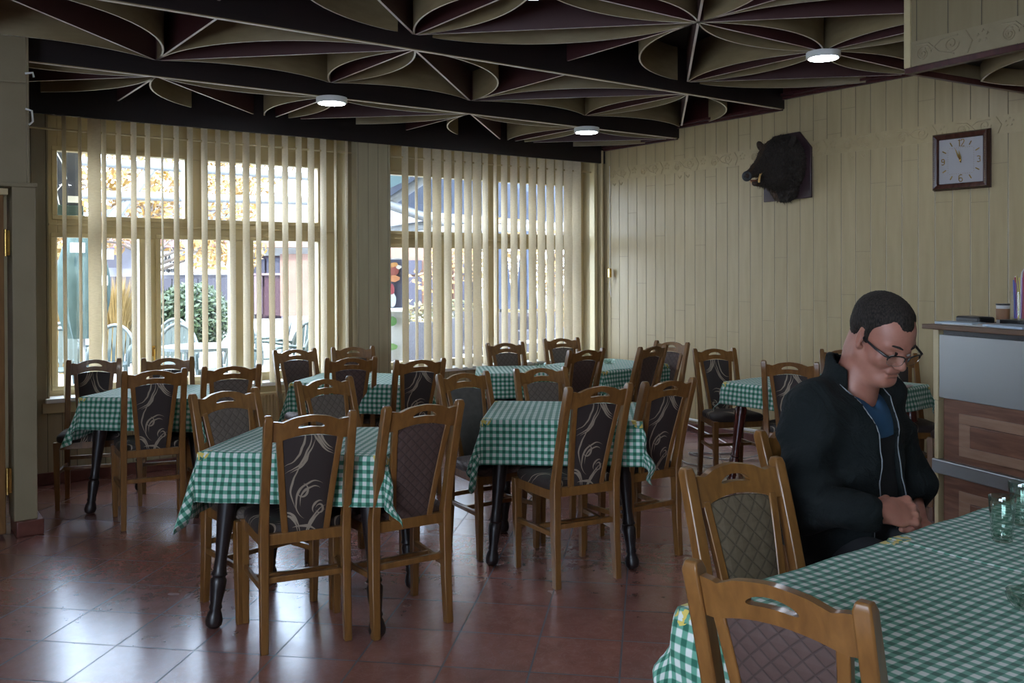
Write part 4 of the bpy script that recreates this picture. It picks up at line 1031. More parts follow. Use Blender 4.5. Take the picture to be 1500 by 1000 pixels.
b = at(300, 545, 9.6); gt = empty('garden_table', (b.x, b.y, -.02), 0, 'pale plastic table between the armchairs outside', 'table')
MB().lathe([(.45, .70), (.45, .73)], n=32).build('tabletop', M['rimm'], gt)
for i in range(4): MB().tube([(.3*math.cos(i*PI/2+.7), .3*math.sin(i*PI/2+.7), .70), (.36*math.cos(i*PI/2+.7), .36*math.sin(i*PI/2+.7), 0)], .02, 8).build('leg', M['rimm'], gt, smooth=True)

# building across the square (first window)
def world_quad(name, pxa, pya, pxb, pyb, Z, th, m, parent, off):
    a = at(pxa, pya, Z); b = at(pxb, pyb, Z); dx = Vector((R3.x, R3.y, 0)).normalized()
    L = (b-a).dot(dx); c = MB()
    ang = math.atan2(dx.y, dx.x); cc = Vector(((a.x+b.x)/2, (a.y+b.y)/2, 0)); c.box((0, 0, 0), (abs(L), th, abs(a.z-b.z)))
    o = c.build(name, m, parent); o.location = Vector((cc.x, cc.y, (a.z+b.z)/2))-off; o.rotation_euler = (0, 0, ang); return o
o0 = at(400, 464, 29); b1 = empty('shop_building', (o0.x, o0.y, 0), 0, 'white and salmon building with a maroon door across the square', 'building'); off = Vector((o0.x, o0.y, 0))
world_quad('wall', 335, 300, 372, 466, 29.0, .3, M['wallwhite'], b1, off); world_quad('wall', 412, 372, 520, 462, 29.0, .3, M['wallpink'], b1, off)
world_quad('upper_wall', 335, 300, 520, 374, 29.2, .3, M['wallwhite'], b1, off)
world_quad('door_wall', 371, 374, 413, 466, 29.3, .2, NM('mauve door wall', (.06, .03, .05), .6).m, b1, off)
dm = NM('maroon door', (.04, .012, .02), .5).m; gm = NM('blue grey door glass', (.035, .035, .055), .7).m; fm = NM('pale mauve frame', (.20, .14, .17), .6).m
d_ = world_quad('door', 388, 402, 412, 462, 29.0, .1, dm, b1, off)
world_quad('fanlight', 373, 378, 388, 400, 28.95, .1, gm, b1, off); world_quad('fanlight', 391, 378, 412, 400, 28.95, .1, gm, b1, off); world_quad('door_frame', 371, 400, 413, 403, 28.9, .1, fm, b1, off); world_quad('side_panel', 373, 404, 384, 460, 28.9, .1, fm, b1, off)
world_quad('cornice', 330, 355, 520, 362, 28.7, .5, M['wallpink'], b1, off)
o0 = at(270, 420, 27); b2 = empty('kiosk_building', (o0.x, o0.y, 0), 0, 'pale shop front with a lettered board behind the shrub across the square', 'building'); off = Vector((o0.x, o0.y, 0))
world_quad('wall', 60, 330, 338, 472, 27.5, .4, mottled('pale lilac render', (.12, .115, .13), (.16, .15, .17), 3, .7, 0), b2, off)
world_quad('sign_board', 232, 368, 338, 402, 27.0, .1, M['wallwhite'], b2, off); world_quad('roof_band', 150, 350, 340, 362, 26.9, .4, NM('dull red roof edge', (.18, .07, .08), .6).m, b2, off)
world_quad('roof', 150, 300, 340, 350, 27.6, .4, NM('slate blue roof', (.07, .085, .13), .6).m, b2, off)
dk = NM('dark shop glass', (.03, .028, .038), .8).m
for xa, xb, ya, yb in ((155, 172, 372, 392), (158, 170, 405, 450), (178, 200, 405, 450), (236, 252, 408, 430), (262, 290, 408, 430), (300, 335, 408, 440)): world_quad('shop_window', xa, ya, xb, yb, 26.9, .1, dk, b2, off)
mb = MB(); dx = Vector((R3.x, R3.y, 0)).normalized()
def stroke3(pts, Z, r): mb.tube([at(x, y, Z)-off for x, y in pts], r, 5)
for pts in ([(241, 385), (243, 374), (245, 383), (248, 374), (250, 385)], [(240, 392), (240, 398)], [(238, 392), (243, 392)], [(245, 395), (248, 395), (247, 398), (245, 397), (245, 394)], [(251, 398), (251, 394), (254, 394), (254, 398)], [(256, 391), (256, 398)], [(255, 393), (258, 393)], [(253, 385), (255, 384)]): stroke3(pts, 26.9, .035)
mb.build('sign_lettering', M['black'], b2)
for pts, c in (([(262, 372), (275, 369), (270, 384), (263, 380)], (.05, .14, .17)), ([(268, 384), (282, 376), (290, 388), (270, 392)], (.10, .10, .13)), ([(266, 392), (276, 388), (284, 399), (268, 400)], (.22, .08, .06)), ([(286, 380), (300, 372), (304, 396), (290, 398)], (.12, .12, .14)), ([(305, 378), (318, 374), (320, 392)], (.25, .12, .09))):
    MB().poly([at(x, y, 26.92)-off for x, y in pts], F3*.03).build('sign_picture', NM('sign colour', c, .5).m, b2)

# second window: canopy, cafe front, banner, hedge, furniture
o0 = at(640, 300, 12); cn = empty('awning', o0, 0, 'blue grey terrace awning with pale beams outside the upper right window', 'awning'); 
mb = MB(); q = [at(540, 300, 10.5), at(900, 330, 15.5), at(900, 200, 13.0), at(540, 190, 8.9)]
n_ = (q[1]-q[0]).cross(q[3]-q[0]).normalized()*.03
mb.poly([p-o0 for p in q], n_).build('canvas', mottled('blue grey canvas', (.055, .068, .10), (.075, .09, .13), 1.5, .7, 0), cn)
mb = MB()
for a, b in (((540, 330, 10.3), (640, 262, 10.2)), ((560, 350, 10.4), (690, 330, 11)), ((540, 268, 9.6), (600, 240, 9.6)), ((640, 348, 10.4), (880, 336, 14.0)), ((545, 300, 10), (700, 352, 11.2))): mb.tube([at(*a)-o0-n_*3, at(*b)-o0-n_*3], .055, 8)
mb.build('beam', M['metalwhite'], cn, smooth=True)
MB().poly([p-o0 for p in (at(540, 290, 9.8), at(600, 262, 9.8), at(600, 238, 9.4), at(540, 245, 9.4))], n_*.5-n_*4).build('translucent_panel', mottled('pale aqua panel', (.13, .22, .25), (.17, .26, .29), 3, .5, 0), cn)
o0 = at(640, 455, 21); b3 = empty('cafe_building', (o0.x, o0.y, 0), 0, 'cafe with salmon framed windows across the terrace outside the second window', 'building'); off = Vector((o0.x, o0.y, 0))
world_quad('wall', 540, 350, 700, 378, 21, .3, M['wallpink'], b3, off); world_quad('wall', 540, 452, 900, 470, 21.1, .3, M['wallwhite'], b3, off)
world_quad('upper_wall', 520, 250, 980, 352, 22, .3, mottled('grey render', (.16, .16, .18), (.2, .2, .22), 3, .7, 0), b3, off)
for xa, xb in ((597, 619), (621, 640), (643, 662), (665, 690)):
    f = world_quad('window', xa-1, 377, xb+1, 455, 20.9, .1, M['wallpink'], b3, off)
    for ya, yb in ((381, 402), (405, 453)): world_quad('pane', xa+1, ya, xb-1, yb, 20.8, .05, gm, b3, off)
world_quad('wall', 560, 378, 700, 456, 21.1, .2, dk, b3, off)
# food banner and cart
o0 = at(578, 420, 9.4); bn = empty('food_banner', (o0.x, o0.y, -.02), 0, 'upright banner with an orange and red food picture above a white and green panel', 'banner'); off = Vector((o0.x, o0.y, -.02)); 
world_quad('banner_panel', 545, 378, 590, 552, 9.42, .03, M['wallwhite'], bn, off)
world_quad('banner_night', 556, 380, 589, 452, 9.38, .01, NM('dark banner print', (.03, .03, .05), .8).m, bn, off)
def blob(name, px, py, rx, ry, Z, c, parent, n=14, seed=1):
    rr = random.Random(seed); P = [at(px+rx*math.cos(2*PI*i/n)*rr.uniform(.8, 1.1), py+ry*math.sin(2*PI*i/n)*rr.uniform(.8, 1.1), Z)-off for i in range(n)]
    MB().poly(P, F3*.006).build(name, NM(name+' ink', c, .5).m, parent)
mb = MB(); mb.bb(-.12, -.08, -.02, .02, 0, .7); mb.bb(.10, .14, -.02, .02, 0, .7); mb.bb(-.3, .3, -.15, .2, 0, .03); mb.build('stand', M['metalwhite'], bn)
blob('food_picture', 576, 392, 9, 9, 9.36, (.30, .14, .04), bn, seed=2); blob('food_picture', 577, 397, 8, 7, 9.35, (.14, .025, .02), bn, seed=3); blob('food_picture', 576, 408, 11, 5, 9.34, (.30, .12, .05), bn, seed=4)
blob('food_picture', 573, 423, 5, 9, 9.34, (.18, .02, .03), bn, seed=5); blob('food_picture', 584, 391, 4, 3, 9.33, (.35, .32, .28), bn, seed=6); blob('food_picture', 575, 440, 6, 11, 9.34, (.30, .31, .30), bn, seed=8)
blob('leaf_print', 574, 470, 8, 8, 9.36, (.06, .16, .04), bn, seed=7); blob('leaf_print', 575, 508, 8, 5, 9.36, (.09, .18, .05), bn, seed=9)
world_quad('shelf_edge', 545, 452, 593, 455, 9.2, .4, M['white'], bn, off)
# hedge and low planting
mb = MB(); rnd = random.Random(8); a_, b_ = at(560, 462, 19), at(880, 462, 20)
for _ in range(3200):
    t = rnd.random(); p = a_.lerp(b_, t); p.z = .35+rnd.uniform(-.35, .45); leaves(rnd, 1, p, (.12, .3, .1), .07, mb)
tag(mb.build('flower_hedge', mottled('hedge leaves and blossoms', (.04, .07, .02), (.25, .17, .07), 4, .6, 0), fix=False), 'low hedge with yellow blossoms along the far side of the terrace', 'hedge')
# wicker chairs
def wicker_chair():
    root = empty('wicker_chair')
    pts = [[(x, .22+.08*t+.03*(x/.24)**2, .42+.50*t) for x in np.linspace(-.23*(1+.05*t), .23*(1+.05*t), 9)] for t in np.linspace(0, 1, 6)]
    mb = MB(); rs = [[Vector(p) for p in row]+[Vector(p)+Vector((0, .035, 0)) for p in row[::-1]] for row in pts]; mb.rings(rs).build('backrest', M['wicker'], root, smooth=True)
    MB().bb(-.23, .23, -.24, .24, .36, .44).build('seat', M['wicker'], root, .02)
    for s in (-1, 1):
        for y in (-.22, .22): MB().bb(s*.21-.02, s*.21+.02, y-.02, y+.02, 0, .37).build('leg', M['wicker'], root, .004)
    return root
wc = wicker_chair(); first = True
for px, py, Z, rz, lb in ((600, 476, 10.2, 150, 'grey brown wicker chair outside beside the food banner'), (632, 474, 11.2, 120, 'grey brown wicker chair outside right of the one by the banner'), (740, 466, 12.5, 160, 'dark wicker chair outside the middle of the second window'),
                          (775, 468, 11.5, 180, 'dark wicker chair outside behind the chairs of the far joined tables'), (815, 466, 12.5, 200, 'dark wicker chair outside at the right end of the second window'), (690, 470, 12.8, 170, 'dark wicker chair outside left of the second window mullion')):
    o = wc if first else copy_tree(wc); first = False; q = at(px, py, Z); o.location = (q.x, q.y, -.02); o.rotation_euler = (0, 0, R(rz)-PI+R(-36)); tag(o, lb, 'wicker chair', 'wicker chairs on the terrace')
for px, Z, lb in ((734, 13.5, 'left folded navy parasol outside the second window'), (771, 13.8, 'right folded navy parasol outside the second window')):
    b = at(px, 480, Z); g = empty('folded_parasol', (b.x, b.y, -.02), 0, lb, 'parasol', 'folded navy parasols'); zt = at(px, 330, Z).z; zb_ = at(px, 450, Z).z; rs = []
    for t in np.linspace(0, 1, 14):
        r0 = .05+.11*(1-t); rs.append([(r0*(1+.2*math.cos(6*2*PI*j/24))*math.cos(2*PI*j/24), r0*(1+.2*math.cos(6*2*PI*j/24))*math.sin(2*PI*j/24), zb_+(zt-zb_)*t) for j in range(24)])
    MB().rings(rs).build('canopy', M['navy'], g, smooth=True); MB().tube([(0, 0, 0), (0, 0, zt+.05)], .02, 8).build('pole', M['black'], g, smooth=True)
# long low dark planter boxes / sofa at the right end
b = at(790, 520, 11.2); sf2 = empty('wicker_sofa', (b.x+1.0, b.y-.2, -.02), R(0), 'long dark outdoor sofa with pale stripes outside the right end of the second window', 'sofa')
MB().bb(-1.3, 1.3, -.35, .35, .1, .42).build('base', M['navy'], sf2, .02); MB().bb(-1.3, 1.3, .22, .36, .42, .78).build('backrest', M['wicker'], sf2, .02); MB().bb(-1.3, 1.3, -.37, -.352, .36, .40).build('stripe', M['white'], sf2); MB().bb(-1.3, 1.3, .205, .219, .62, .66).build('stripe', M['white'], sf2)

# ================================================================ ORGANIC SHAPES
def surf(fn, lo, hi, h):
    """closed smooth surface of fn < 0 (surface nets)"""
    lo = np.array(lo, float); hi = np.array(hi, float); n = np.ceil((hi-lo)/h).astype(int)+1
    ax = [lo[i]+h*np.arange(n[i]) for i in range(3)]
    G = np.stack(np.meshgrid(*ax, indexing='ij'), -1); D = np.empty(G.shape[:3])
    for i in range(n[0]): D[i] = fn(G[i].reshape(-1, 3)).reshape(n[1], n[2])
    S = D < 0; cells = np.zeros(tuple(n-1), int); acc = np.zeros(tuple(n-1)+(3,)); cnt = np.zeros(tuple(n-1))
    offs = [(a, b, c) for a in (0, 1) for b in (0, 1) for c in (0, 1)]
    sl = lambda o: tuple(slice(o[k], n[k]-1+o[k]) for k in range(3))
    for o in offs:
        for k in range(3):
            if o[k]: continue
            p = list(o); p[k] = 1; p = tuple(p)
            a, b = D[sl(o)], D[sl(p)]; m = (a < 0) != (b < 0)
            t = np.where(m, a/np.where(m, a-b, 1), 0)
            base = np.array(o, float); vec = np.zeros(3); vec[k] = 1
            acc += m[..., None]*(base+t[..., None]*vec); cnt += m
    act = cnt > 0; idx = -np.ones(act.shape, int); idx[act] = np.arange(act.sum())
    I = np.argwhere(act); V = lo+h*(I+acc[act]/cnt[act][:, None]); F = []
    for k in range(3):
        u, v = [(1, 2), (2, 0), (0, 1)][k]
        a = S[tuple(slice(0, -1) if q == k else slice(1, -1) for q in range(3))]; b = S[tuple(slice(1, None) if q == k else slice(1, -1) for q in range(3))]
        E_ = np.argwhere(a != b)
        if not len(E_): continue
        base = E_.copy(); base[:, [q for q in range(3) if q != k]] += 1
        def id_(du, dv):
            c = base.copy(); c[:, u] -= du; c[:, v] -= dv; return idx[c[:, 0], c[:, 1], c[:, 2]]
        q = np.stack([id_(1, 1), id_(0, 1), id_(0, 0), id_(1, 0)], 1); fl = ~a[tuple(E_.T)]
        q[fl] = q[fl][:, ::-1]; F.append(q)
    F = np.concatenate(F); return V, F[(F >= 0).all(1)]
def cap(p, a, b, r0, r1=None):
    a = np.array(a, float); b = np.array(b, float); r1 = r0 if r1 is None else r1; d = b-a
    t = np.clip(((p-a) @ d)/(d @ d), 0, 1); return np.linalg.norm(p-a-t[:, None]*d, axis=1)-(r0+(r1-r0)*t)
def ell(p, c, r, rot=None):
    q = p-np.array(c, float); r = np.array(r, float)
    if rot is not None: q = q @ rot
    k0 = np.linalg.norm(q/r, axis=1); k1 = np.linalg.norm(q/(r*r), axis=1); return k0*(k0-1)/np.maximum(k1, 1e-9)
def sm(a, b, k):
    h = np.clip(.5+.5*(b-a)/k, 0, 1); return b+(a-b)*h-k*h*(1-h)
def ssub(a, b, k): return -sm(-a, b, k)       # a minus b
def smin(*L, k=.02):
    r = L[0]
    for x in L[1:]: r = sm(r, x, k)
    return r
def rotx(a): c, s = math.cos(a), math.sin(a); return np.array([[1, 0, 0], [0, c, -s], [0, s, c]])
def roty(a): c, s = math.cos(a), math.sin(a); return np.array([[c, 0, s], [0, 1, 0], [-s, 0, c]])
def rotz(a): c, s = math.cos(a), math.sin(a); return np.array([[c, -s, 0], [s, c, 0], [0, 0, 1]])
def put(name, V, F, m, parent):
    me = bpy.data.meshes.new(name); me.from_pydata([tuple(v) for v in V], [], [tuple(int(i) for i in f) for f in F])
    b = bmesh.new(); b.from_mesh(me); bmesh.ops.recalc_face_normals(b, faces=b.faces); b.to_mesh(me); b.free()
    me.polygons.foreach_set('use_smooth', [True]*len(me.polygons)); o = bpy.data.objects.new(name, me); col.objects.link(o)
    for mm in (m if isinstance(m, (list, tuple)) else [m]): me.materials.append(mm)
    o.parent = parent; return o

# ---------------------------------------------------------------- the man
# body frame: x = his left, y = forward, z = up; seated, facing the table
mx, my = 2.635, 1.80
man = empty('person', (mx, my, 0), PI+R(4), 'seated man in a black jacket and glasses looking down at the foreground table', 'person')
sk = NM('skin', (.42, .20, .145), .5); co = sk.coord(); nz = sk.noise(co, 22, 4)
sk.col(sk.ramp(nz, [(.3, (.33, .13, .09)), (.7, (.41, .18, .125))])); sk.bump(sk.noise(co, 220, 2), .08, .001)
sk.b.inputs['Subsurface Weight'].default_value = .12; sk.b.inputs['Subsurface Radius'].default_value = (.012, .004, .002); M['skin'] = sk.m
hk = NM('short dark brown hair', (.012, .009, .008), .7, spec=.2); co = hk.coord(scale=(1, 1, .35)); f = hk.noise(co, 260, 3); hk.col(hk.ramp(f, [(.35, (.008, .006, .005)), (.75, (.045, .034, .028))])); hk.bump(f, .8, .004); M['hair'] = hk.m
jk = NM('black jacket fabric', (.010, .012, .014), .85, spec=.2); co = jk.coord(); jk.col(jk.ramp(jk.noise(co, 5, 4), [(.3, (.006, .0085, .0085)), (.7, (.0115, .015, .0155))])); jk.bump(jk.math('ADD', jk.noise(co, 7, 5, 1.2), jk.math('MULTIPLY', jk.noise(co, 300, 1), .03)), .9, .035)
M['jacket'] = jk.m
M['tshirt'] = mottled('blue t-shirt', (.018, .07, .15), (.03, .10, .20), 12, .8, .1)
M['sweater'] = mottled('black lining', (.004, .004, .005), (.008, .008, .009), 20, .9, .1)
M['trouser'] = mottled('dark trousers', (.010, .011, .014), (.018, .018, .022), 12, .8, .1)

# head: centre HC, pitched down
HC = np.array([0.0, .170, 1.280]); HP = R(-32); HY = R(-19); HR = R(0)
RH = rotz(HY) @ rotx(HP) @ roty(HR)          # head local -> body
def toh(p): return (p-HC) @ RH               # body -> head local
def frh(q): return np.asarray(q) @ RH.T+HC
hs = 1.05
def head(p):
    q = toh(p)/hs
    d = ell(q, (0, -.020, .045), (.077, .097, .080))
    d = sm(d, ell(q, (0, .028, .012), (.066, .066, .072)), .03)         # forehead
    d = sm(d, cap(q, (0, -.052, -.01), (0, -.048, -.085), .056, .056), .03)   # nape
    d = sm(d, ell(q, (0, .028, -.045), (.060, .062, .068)), .03)        # face
    d = sm(d, cap(q, (-.056, -.004, -.058), (-.022, .066, -.103), .020, .019), .022)
    d = sm(d, cap(q, (.056, -.004, -.058), (.022, .066, -.103), .020, .019), .022)
    d = sm(d, cap(q, (-.010, .080, -.102), (.010, .080, -.102), .019), .018)      # chin
    d = sm(d, ell(q, (0, .040, -.112), (.040, .040, .022)), .03)        # under chin
    for s in (-1, 1):
        d = sm(d, ell(q, (s*.041, .060, -.030), (.024, .022, .024)), .018)   # cheek
        d = sm(d, cap(q, (s*.012, .088, .020), (s*.047, .070, .020), .010, .009), .012)   # brow
        d = ssub(d, ell(q, (s*.031, .098, .001), (.018, .016, .011)), .010)   # socket
        d = sm(d, ell(q, (s*.031, .0755, -.001), (.014, .0125, .0115)), .003)   # lids
    d = sm(d, cap(q, (0, .088, .010), (0, .108, -.030), .0085, .0125), .009)    # nose
    d = sm(d, ell(q, (0, .109, -.034), (.0115, .011, .010)), .006)
    for s in (-1, 1): d = sm(d, ell(q, (s*.0125, .100, -.037), (.0075, .010, .0075)), .005)
    for s in (-1, 1): d = ssub(d, ell(q, (s*.006, .105, -.044), (.003, .004, .004)), .003)
    d = sm(d, ell(q, (0, .088, -.062), (.024, .010, .011)), .010)
    d = sm(d, cap(q, (-.019, .090, -.066), (.019, .090, -.066), .0045), .004)
    d = sm(d, cap(q, (-.016, .0905, -.078), (.016, .0905, -.078), .0060), .004)
    d = ssub(d, ell(q, (0, .100, -.0718), (.025, .009, .0016)), .003)
    for s in (-1, 1):
        d = ssub(d, cap(q, (s*.018, .093, -.040), (s*.032, .080, -.064), .0022), .006)     # laugh fold
        Re = rotz(s*R(-22)) @ rotx(R(12)); e = ell(q, (s*.079, -.008, -.006), (.0075, .0185, .031), Re)
        e = ssub(e, ell(q, (s*.0875, -.004, -.004), (.006, .0105, .019), Re), .004); e = sm(e, cap(q, (s*.074, .003, -.030), (s*.077, -.001, -.034), .007), .006)
        d = sm(d, e, .006)
    return d*hs
SH = .20
def neck(p): return sm(cap(p, frh((0, -.03, -.05)), (0, .055, 1.07), .066, .076), cap(p, (0, .055, 1.08), (0, .05, 1.0), .070, .075), .04)
def wrist_pts(s): return None
# arms: shoulder, elbow, wrist (his right arm is the near one)
AR = {1: ((.195, .045, 1.05), (.285, .06, .775), 0), -1: ((-.195, .045, 1.05), (-.27, .12, .76), 0)}
Rw = np.array([-.02, .285, .775]); Rdir = np.array([.80, .55, -.10]); Rdir /= np.linalg.norm(Rdir)
def hand_sdf(p, w, X, Y, Z):
    """fist: X along the forearm, Y across the knuckles towards the little finger, Z back of hand"""
    B = np.stack([X, Y, Z], 1); q = (p-w) @ B/1.18
    d = cap(q, (-.05, 0, 0), (.012, 0, 0), .026, .027)
    d = sm(d, ell(q, (.042, .0, .002), (.042, .040, .018)), .014)
    for i, (y, L_, r) in enumerate(((-.031, .0, .0105), (-.010, .004, .0108), (.011, .001, .0100), (.030, -.006, .0088))):
        K = (.084+L_, y, .006); P1 = (.108+L_*1.1, y*.92, -.014); P2 = (.094+L_, y*.9, -.037); P3 = (.070, y*.88, -.036)
        f = cap(q, (.045, y*.8, .004), K, r*.95, r*1.08); f = sm(f, cap(q, K, P1, r*1.08, r), .004); f = sm(f, cap(q, P1, P2, r, r*.92), .004); f = sm(f, cap(q, P2, P3, r*.92, r*.85), .004)
        d = sm(d, f, .0016)
    t = cap(q, (.015, -.030, -.010), (.050, -.047, -.024), .0145, .0125); t = sm(t, cap(q, (.050, -.047, -.024), (.080, -.034, -.036), .0118, .0105), .004); t = sm(t, cap(q, (.080, -.034, -.036), (.102, -.014, -.040), .0105, .0085), .004)
    return sm(d, t, .006)*1.18
def basis(x, zh):
    x = np.array(x, float); x /= np.linalg.norm(x); z = np.array(zh, float); z -= x*(z @ x); z /= np.linalg.norm(z); return x, np.cross(z, x), z
XR = basis((-.92, .36, -.10), (.50, .50, .62))
HRo = np.array([.258, .306, .795])
XL_ = basis((.35, .92, -.12), (-.3, .2, .9)); HLo = np.array([-.17, .21, .650])
def right_hand(p): return hand_sdf(p, HRo, XR[0], -XR[1], XR[2])
def left_hand(p): return hand_sdf(p, HLo, XL_[0], XL_[1], XL_[2])
def legs(p, inf=0):
    d = None
    for s in (-1, 1):
        a = cap(p, (s*.09, .0, .598), (s*.12, .40, .575), .086+inf, .066+inf); a = sm(a, cap(p, (s*.12, .41, .565), (s*.12, .38, .09), .062+inf, .046+inf), .03)
        d = a if d is None else sm(d, a, .03)
    return d
def torso(p, inf=0):
    d = ell(p, (0, -.015, .655), (.185+inf, .135+inf, .14+inf)); d = sm(d, ell(p, (0, .035, .78), (.185+inf, .150+inf, .20+inf)), .06)
    d = sm(d, ell(p, (0, .045, .97), (.205+inf, .128+inf, .14+inf)), .06); return d
def body(p):
    d = smin(neck(p), head(p), k=.018)
    core = torso(p, -.03); d = sm(d, core, .03); d = sm(d, legs(p, -.02), .03)
    for s, hand, ho in ((1, right_hand, HRo), (-1, left_hand, HLo)):
        S_, E_, _ = AR[s]; d = sm(d, cap(p, S_, E_, .040, .036), .02); d = sm(d, cap(p, E_, ho-0*ho, .036, .027), .01)
    return d
# one continuous skin: coarse for hidden parts is avoided by meshing in one go at 5 mm around what is seen
V, F_ = surf(lambda p: smin(body(p), right_hand(p), left_hand(p), k=.012), (-.36, -.24, .03), (.36, .56, 1.52), .0062)
# refine head + hands by projecting onto the exact surface
def project(V, fn, it=4, e=.0008):
    V = V.copy()
    for _ in range(it):
        f = fn(V); g = np.stack([(fn(V+np.eye(3)[k]*e)-fn(V-np.eye(3)[k]*e))/(2*e) for k in range(3)], 1); g /= np.maximum(np.linalg.norm(g, axis=1), .3)[:, None]
        V -= np.clip(f, -.004, .004)[:, None]*g
    return V
full = lambda p: smin(body(p), right_hand(p), left_hand(p), k=.012)
# finer skin for head and near hand region: subdivide those faces
me_ = bpy.data.meshes.new('tmp'); me_.from_pydata([tuple(v) for v in V], [], [tuple(int(i) for i in f) for f in F_])
bmx = bmesh.new(); bmx.from_mesh(me_)
es = [e for e in bmx.edges if all(v.co.z > 1.10 or (v.co.z < .86 and v.co.z > .64 and v.co.y > .20) for v in e.verts)]
bmesh.ops.subdivide_edges(bmx, edges=es, cuts=1, use_grid_fill=True); bmx.to_mesh(me_); bmx.free()
V = np.array([v.co[:] for v in me_.vertices]); F2 = [tuple(p.vertices) for p in me_.polygons]; V = project(V, full)
put('body', V, F2, M['skin'], man)

# hair: grows out of the head surface above the hairline
M['lens'] = glass('spectacle lens', (.97, .98, .98))
def toh_head(p):
    q = toh(p)/hs
    d = ell(q, (0, -.020, .045), (.077, .097, .080)); d = sm(d, ell(q, (0, .028, .012), (.066, .066, .072)), .03); d = sm(d, ell(q, (0, .028, -.045), (.060, .062, .068)), .03)
    d = sm(d, cap(q, (0, -.052, -.01), (0, -.048, -.085), .056, .056), .03)
    return d*hs
def hairf(p):
    q = toh(p)/hs
    d = ell(q, (0, -.022, .046), (.0835, .103, .0875)); d = sm(d, ell(q, (0, .026, .018), (.069, .070, .078)), .03)
    x, y, z = q.T; ax_ = np.abs(x)
    line = .073+.024*np.exp(-((ax_-.040)/.014)**2)      # hairline above the forehead with receding temples
    side = np.where(y > .004, .022+(y-.004)*1.5, np.where(y > -.022, .022, np.maximum(.022-(-.022-y)*2.2, -.034)))
    side = np.where((y > -.002) & (y < .016), np.minimum(side, -.012+.0*y), side)   # sideburn
    lim = np.where(y > .058, line, np.minimum(side, line))
    th = np.clip(.20*(z-lim), -.004, .0065)
    n = .0012*np.sin(q[:, 0]*520+6*np.sin(q[:, 2]*90))*np.sin(q[:, 1]*430)
    hd = toh_head(p)/hs
    return (hd-th+n)*hs
V, F_ = surf(hairf, (-.16, -.06, 1.12), (.16, .36, 1.50), .0048); put('hair', V, F_, M['hair'], man)
# brows, eyes
for s in (-1, 1):
    P = [frh(np.array((s*x, y, z))*hs) for x, y, z in ((.014, .0965, .0235), (.026, .0945, .0285), (.040, .084, .0285), (.050, .072, .0235))]
    MB().tube(P, [.0028, .0038, .0032, .0014], 7).build('eyebrow', M['hair'], man, smooth=True)
    c = frh(np.array((s*.031, .0790, -.0045))*hs)
    o = MB().lathe([(.0001, -.0105)]+[(.0105*math.cos(a), .0105*math.sin(a)) for a in np.linspace(-PI/2+.1, PI/2-.1, 12)]+[(.0001, .0105)], n=16).build('eye', NM('eye white', (.55, .50, .48), .2).m, man, smooth=True); o.location = c
# glasses
gl = empty('glasses', (0, 0, 0)); gl.parent = man
for k_ in ('label',): pass
def H(x, y, z): return frh(np.array((x, y, z))*hs)
for s in (-1, 1):
    P = []
    for i in range(25):
        a = 2*PI*i/24; cx = .034; ex = math.copysign(abs(math.cos(a))**.7, math.cos(a)); ez = math.copysign(abs(math.sin(a))**.7, math.sin(a))
        P.append((s*(cx+.0270*ex), .1135-.010*((cx+.0270*ex)/.055)**2, -.008+.0175*ez))
    MB().tube([H(*q) for q in P[:13]], .0023, 6).build('upper_rim', M['black'], gl, smooth=True)
    MB().tube([H(*q) for q in P[12:]], .0007, 6).build('lower_rim', M['chrome'], gl, smooth=True)
    MB().rings([[H(*q) for q in P[:-1]], [H(q[0], q[1]+.0006, q[2]) for q in P[:-1]]]).build('lens', M['lens'], gl)
    MB().tube([H(s*.056, .103, .001), H(s*.069, .096, .004), H(s*.0775, .060, .004), H(s*.0795, .01, .004), H(s*.078, -.004, .004)], [.0026, .0042, .004, .0034, .003], 6).build('temple_arm', M['black'], gl, smooth=True)
MB().tube([H(-.009, .1135, .003), H(0, .1155, .006), H(.009, .1135, .003)], .0013, 6).build('bridge', M['black'], gl, smooth=True)

# shirt, lining, trousers
def shirtf(p):
    d = torso(p, .006); d = sm(d, cap(p, (-.19, .045, 1.03), (.19, .045, 1.03), .055), .05)
    hole = np.maximum(cap(p, (0, .05, 1.20), (0, .13, 1.06), .082, .02), -p[:, 1]+.0); return np.maximum(d, -cap(p, (0, .07, 1.15), (0, .20, 1.055), .072, .022))
V, F_ = surf(shirtf, (-.30, -.22, .50), (.30, .26, 1.16), .012); put('t_shirt', V, F_, M['tshirt'], man)
V, F_ = surf(lambda p: np.maximum(legs(p, .0), p[:, 2]-.70), (-.30, -.16, .05), (.30, .56, .74), .014); put('trousers', V, F_, M['trouser'], man)
for s in (-1, 1):
    V, F_ = surf(lambda p: np.maximum(sm(ell(p, (s*.12, .42, .05), (.048, .085, .05)), ell(p, (s*.12, .50, .035), (.045, .07, .035)), .03), -p[:, 2]+.002), (s*.12-.08, .28, -.01), (s*.12+.08, .62, .13), .009); put('shoe', V, F_, M['black'], man)
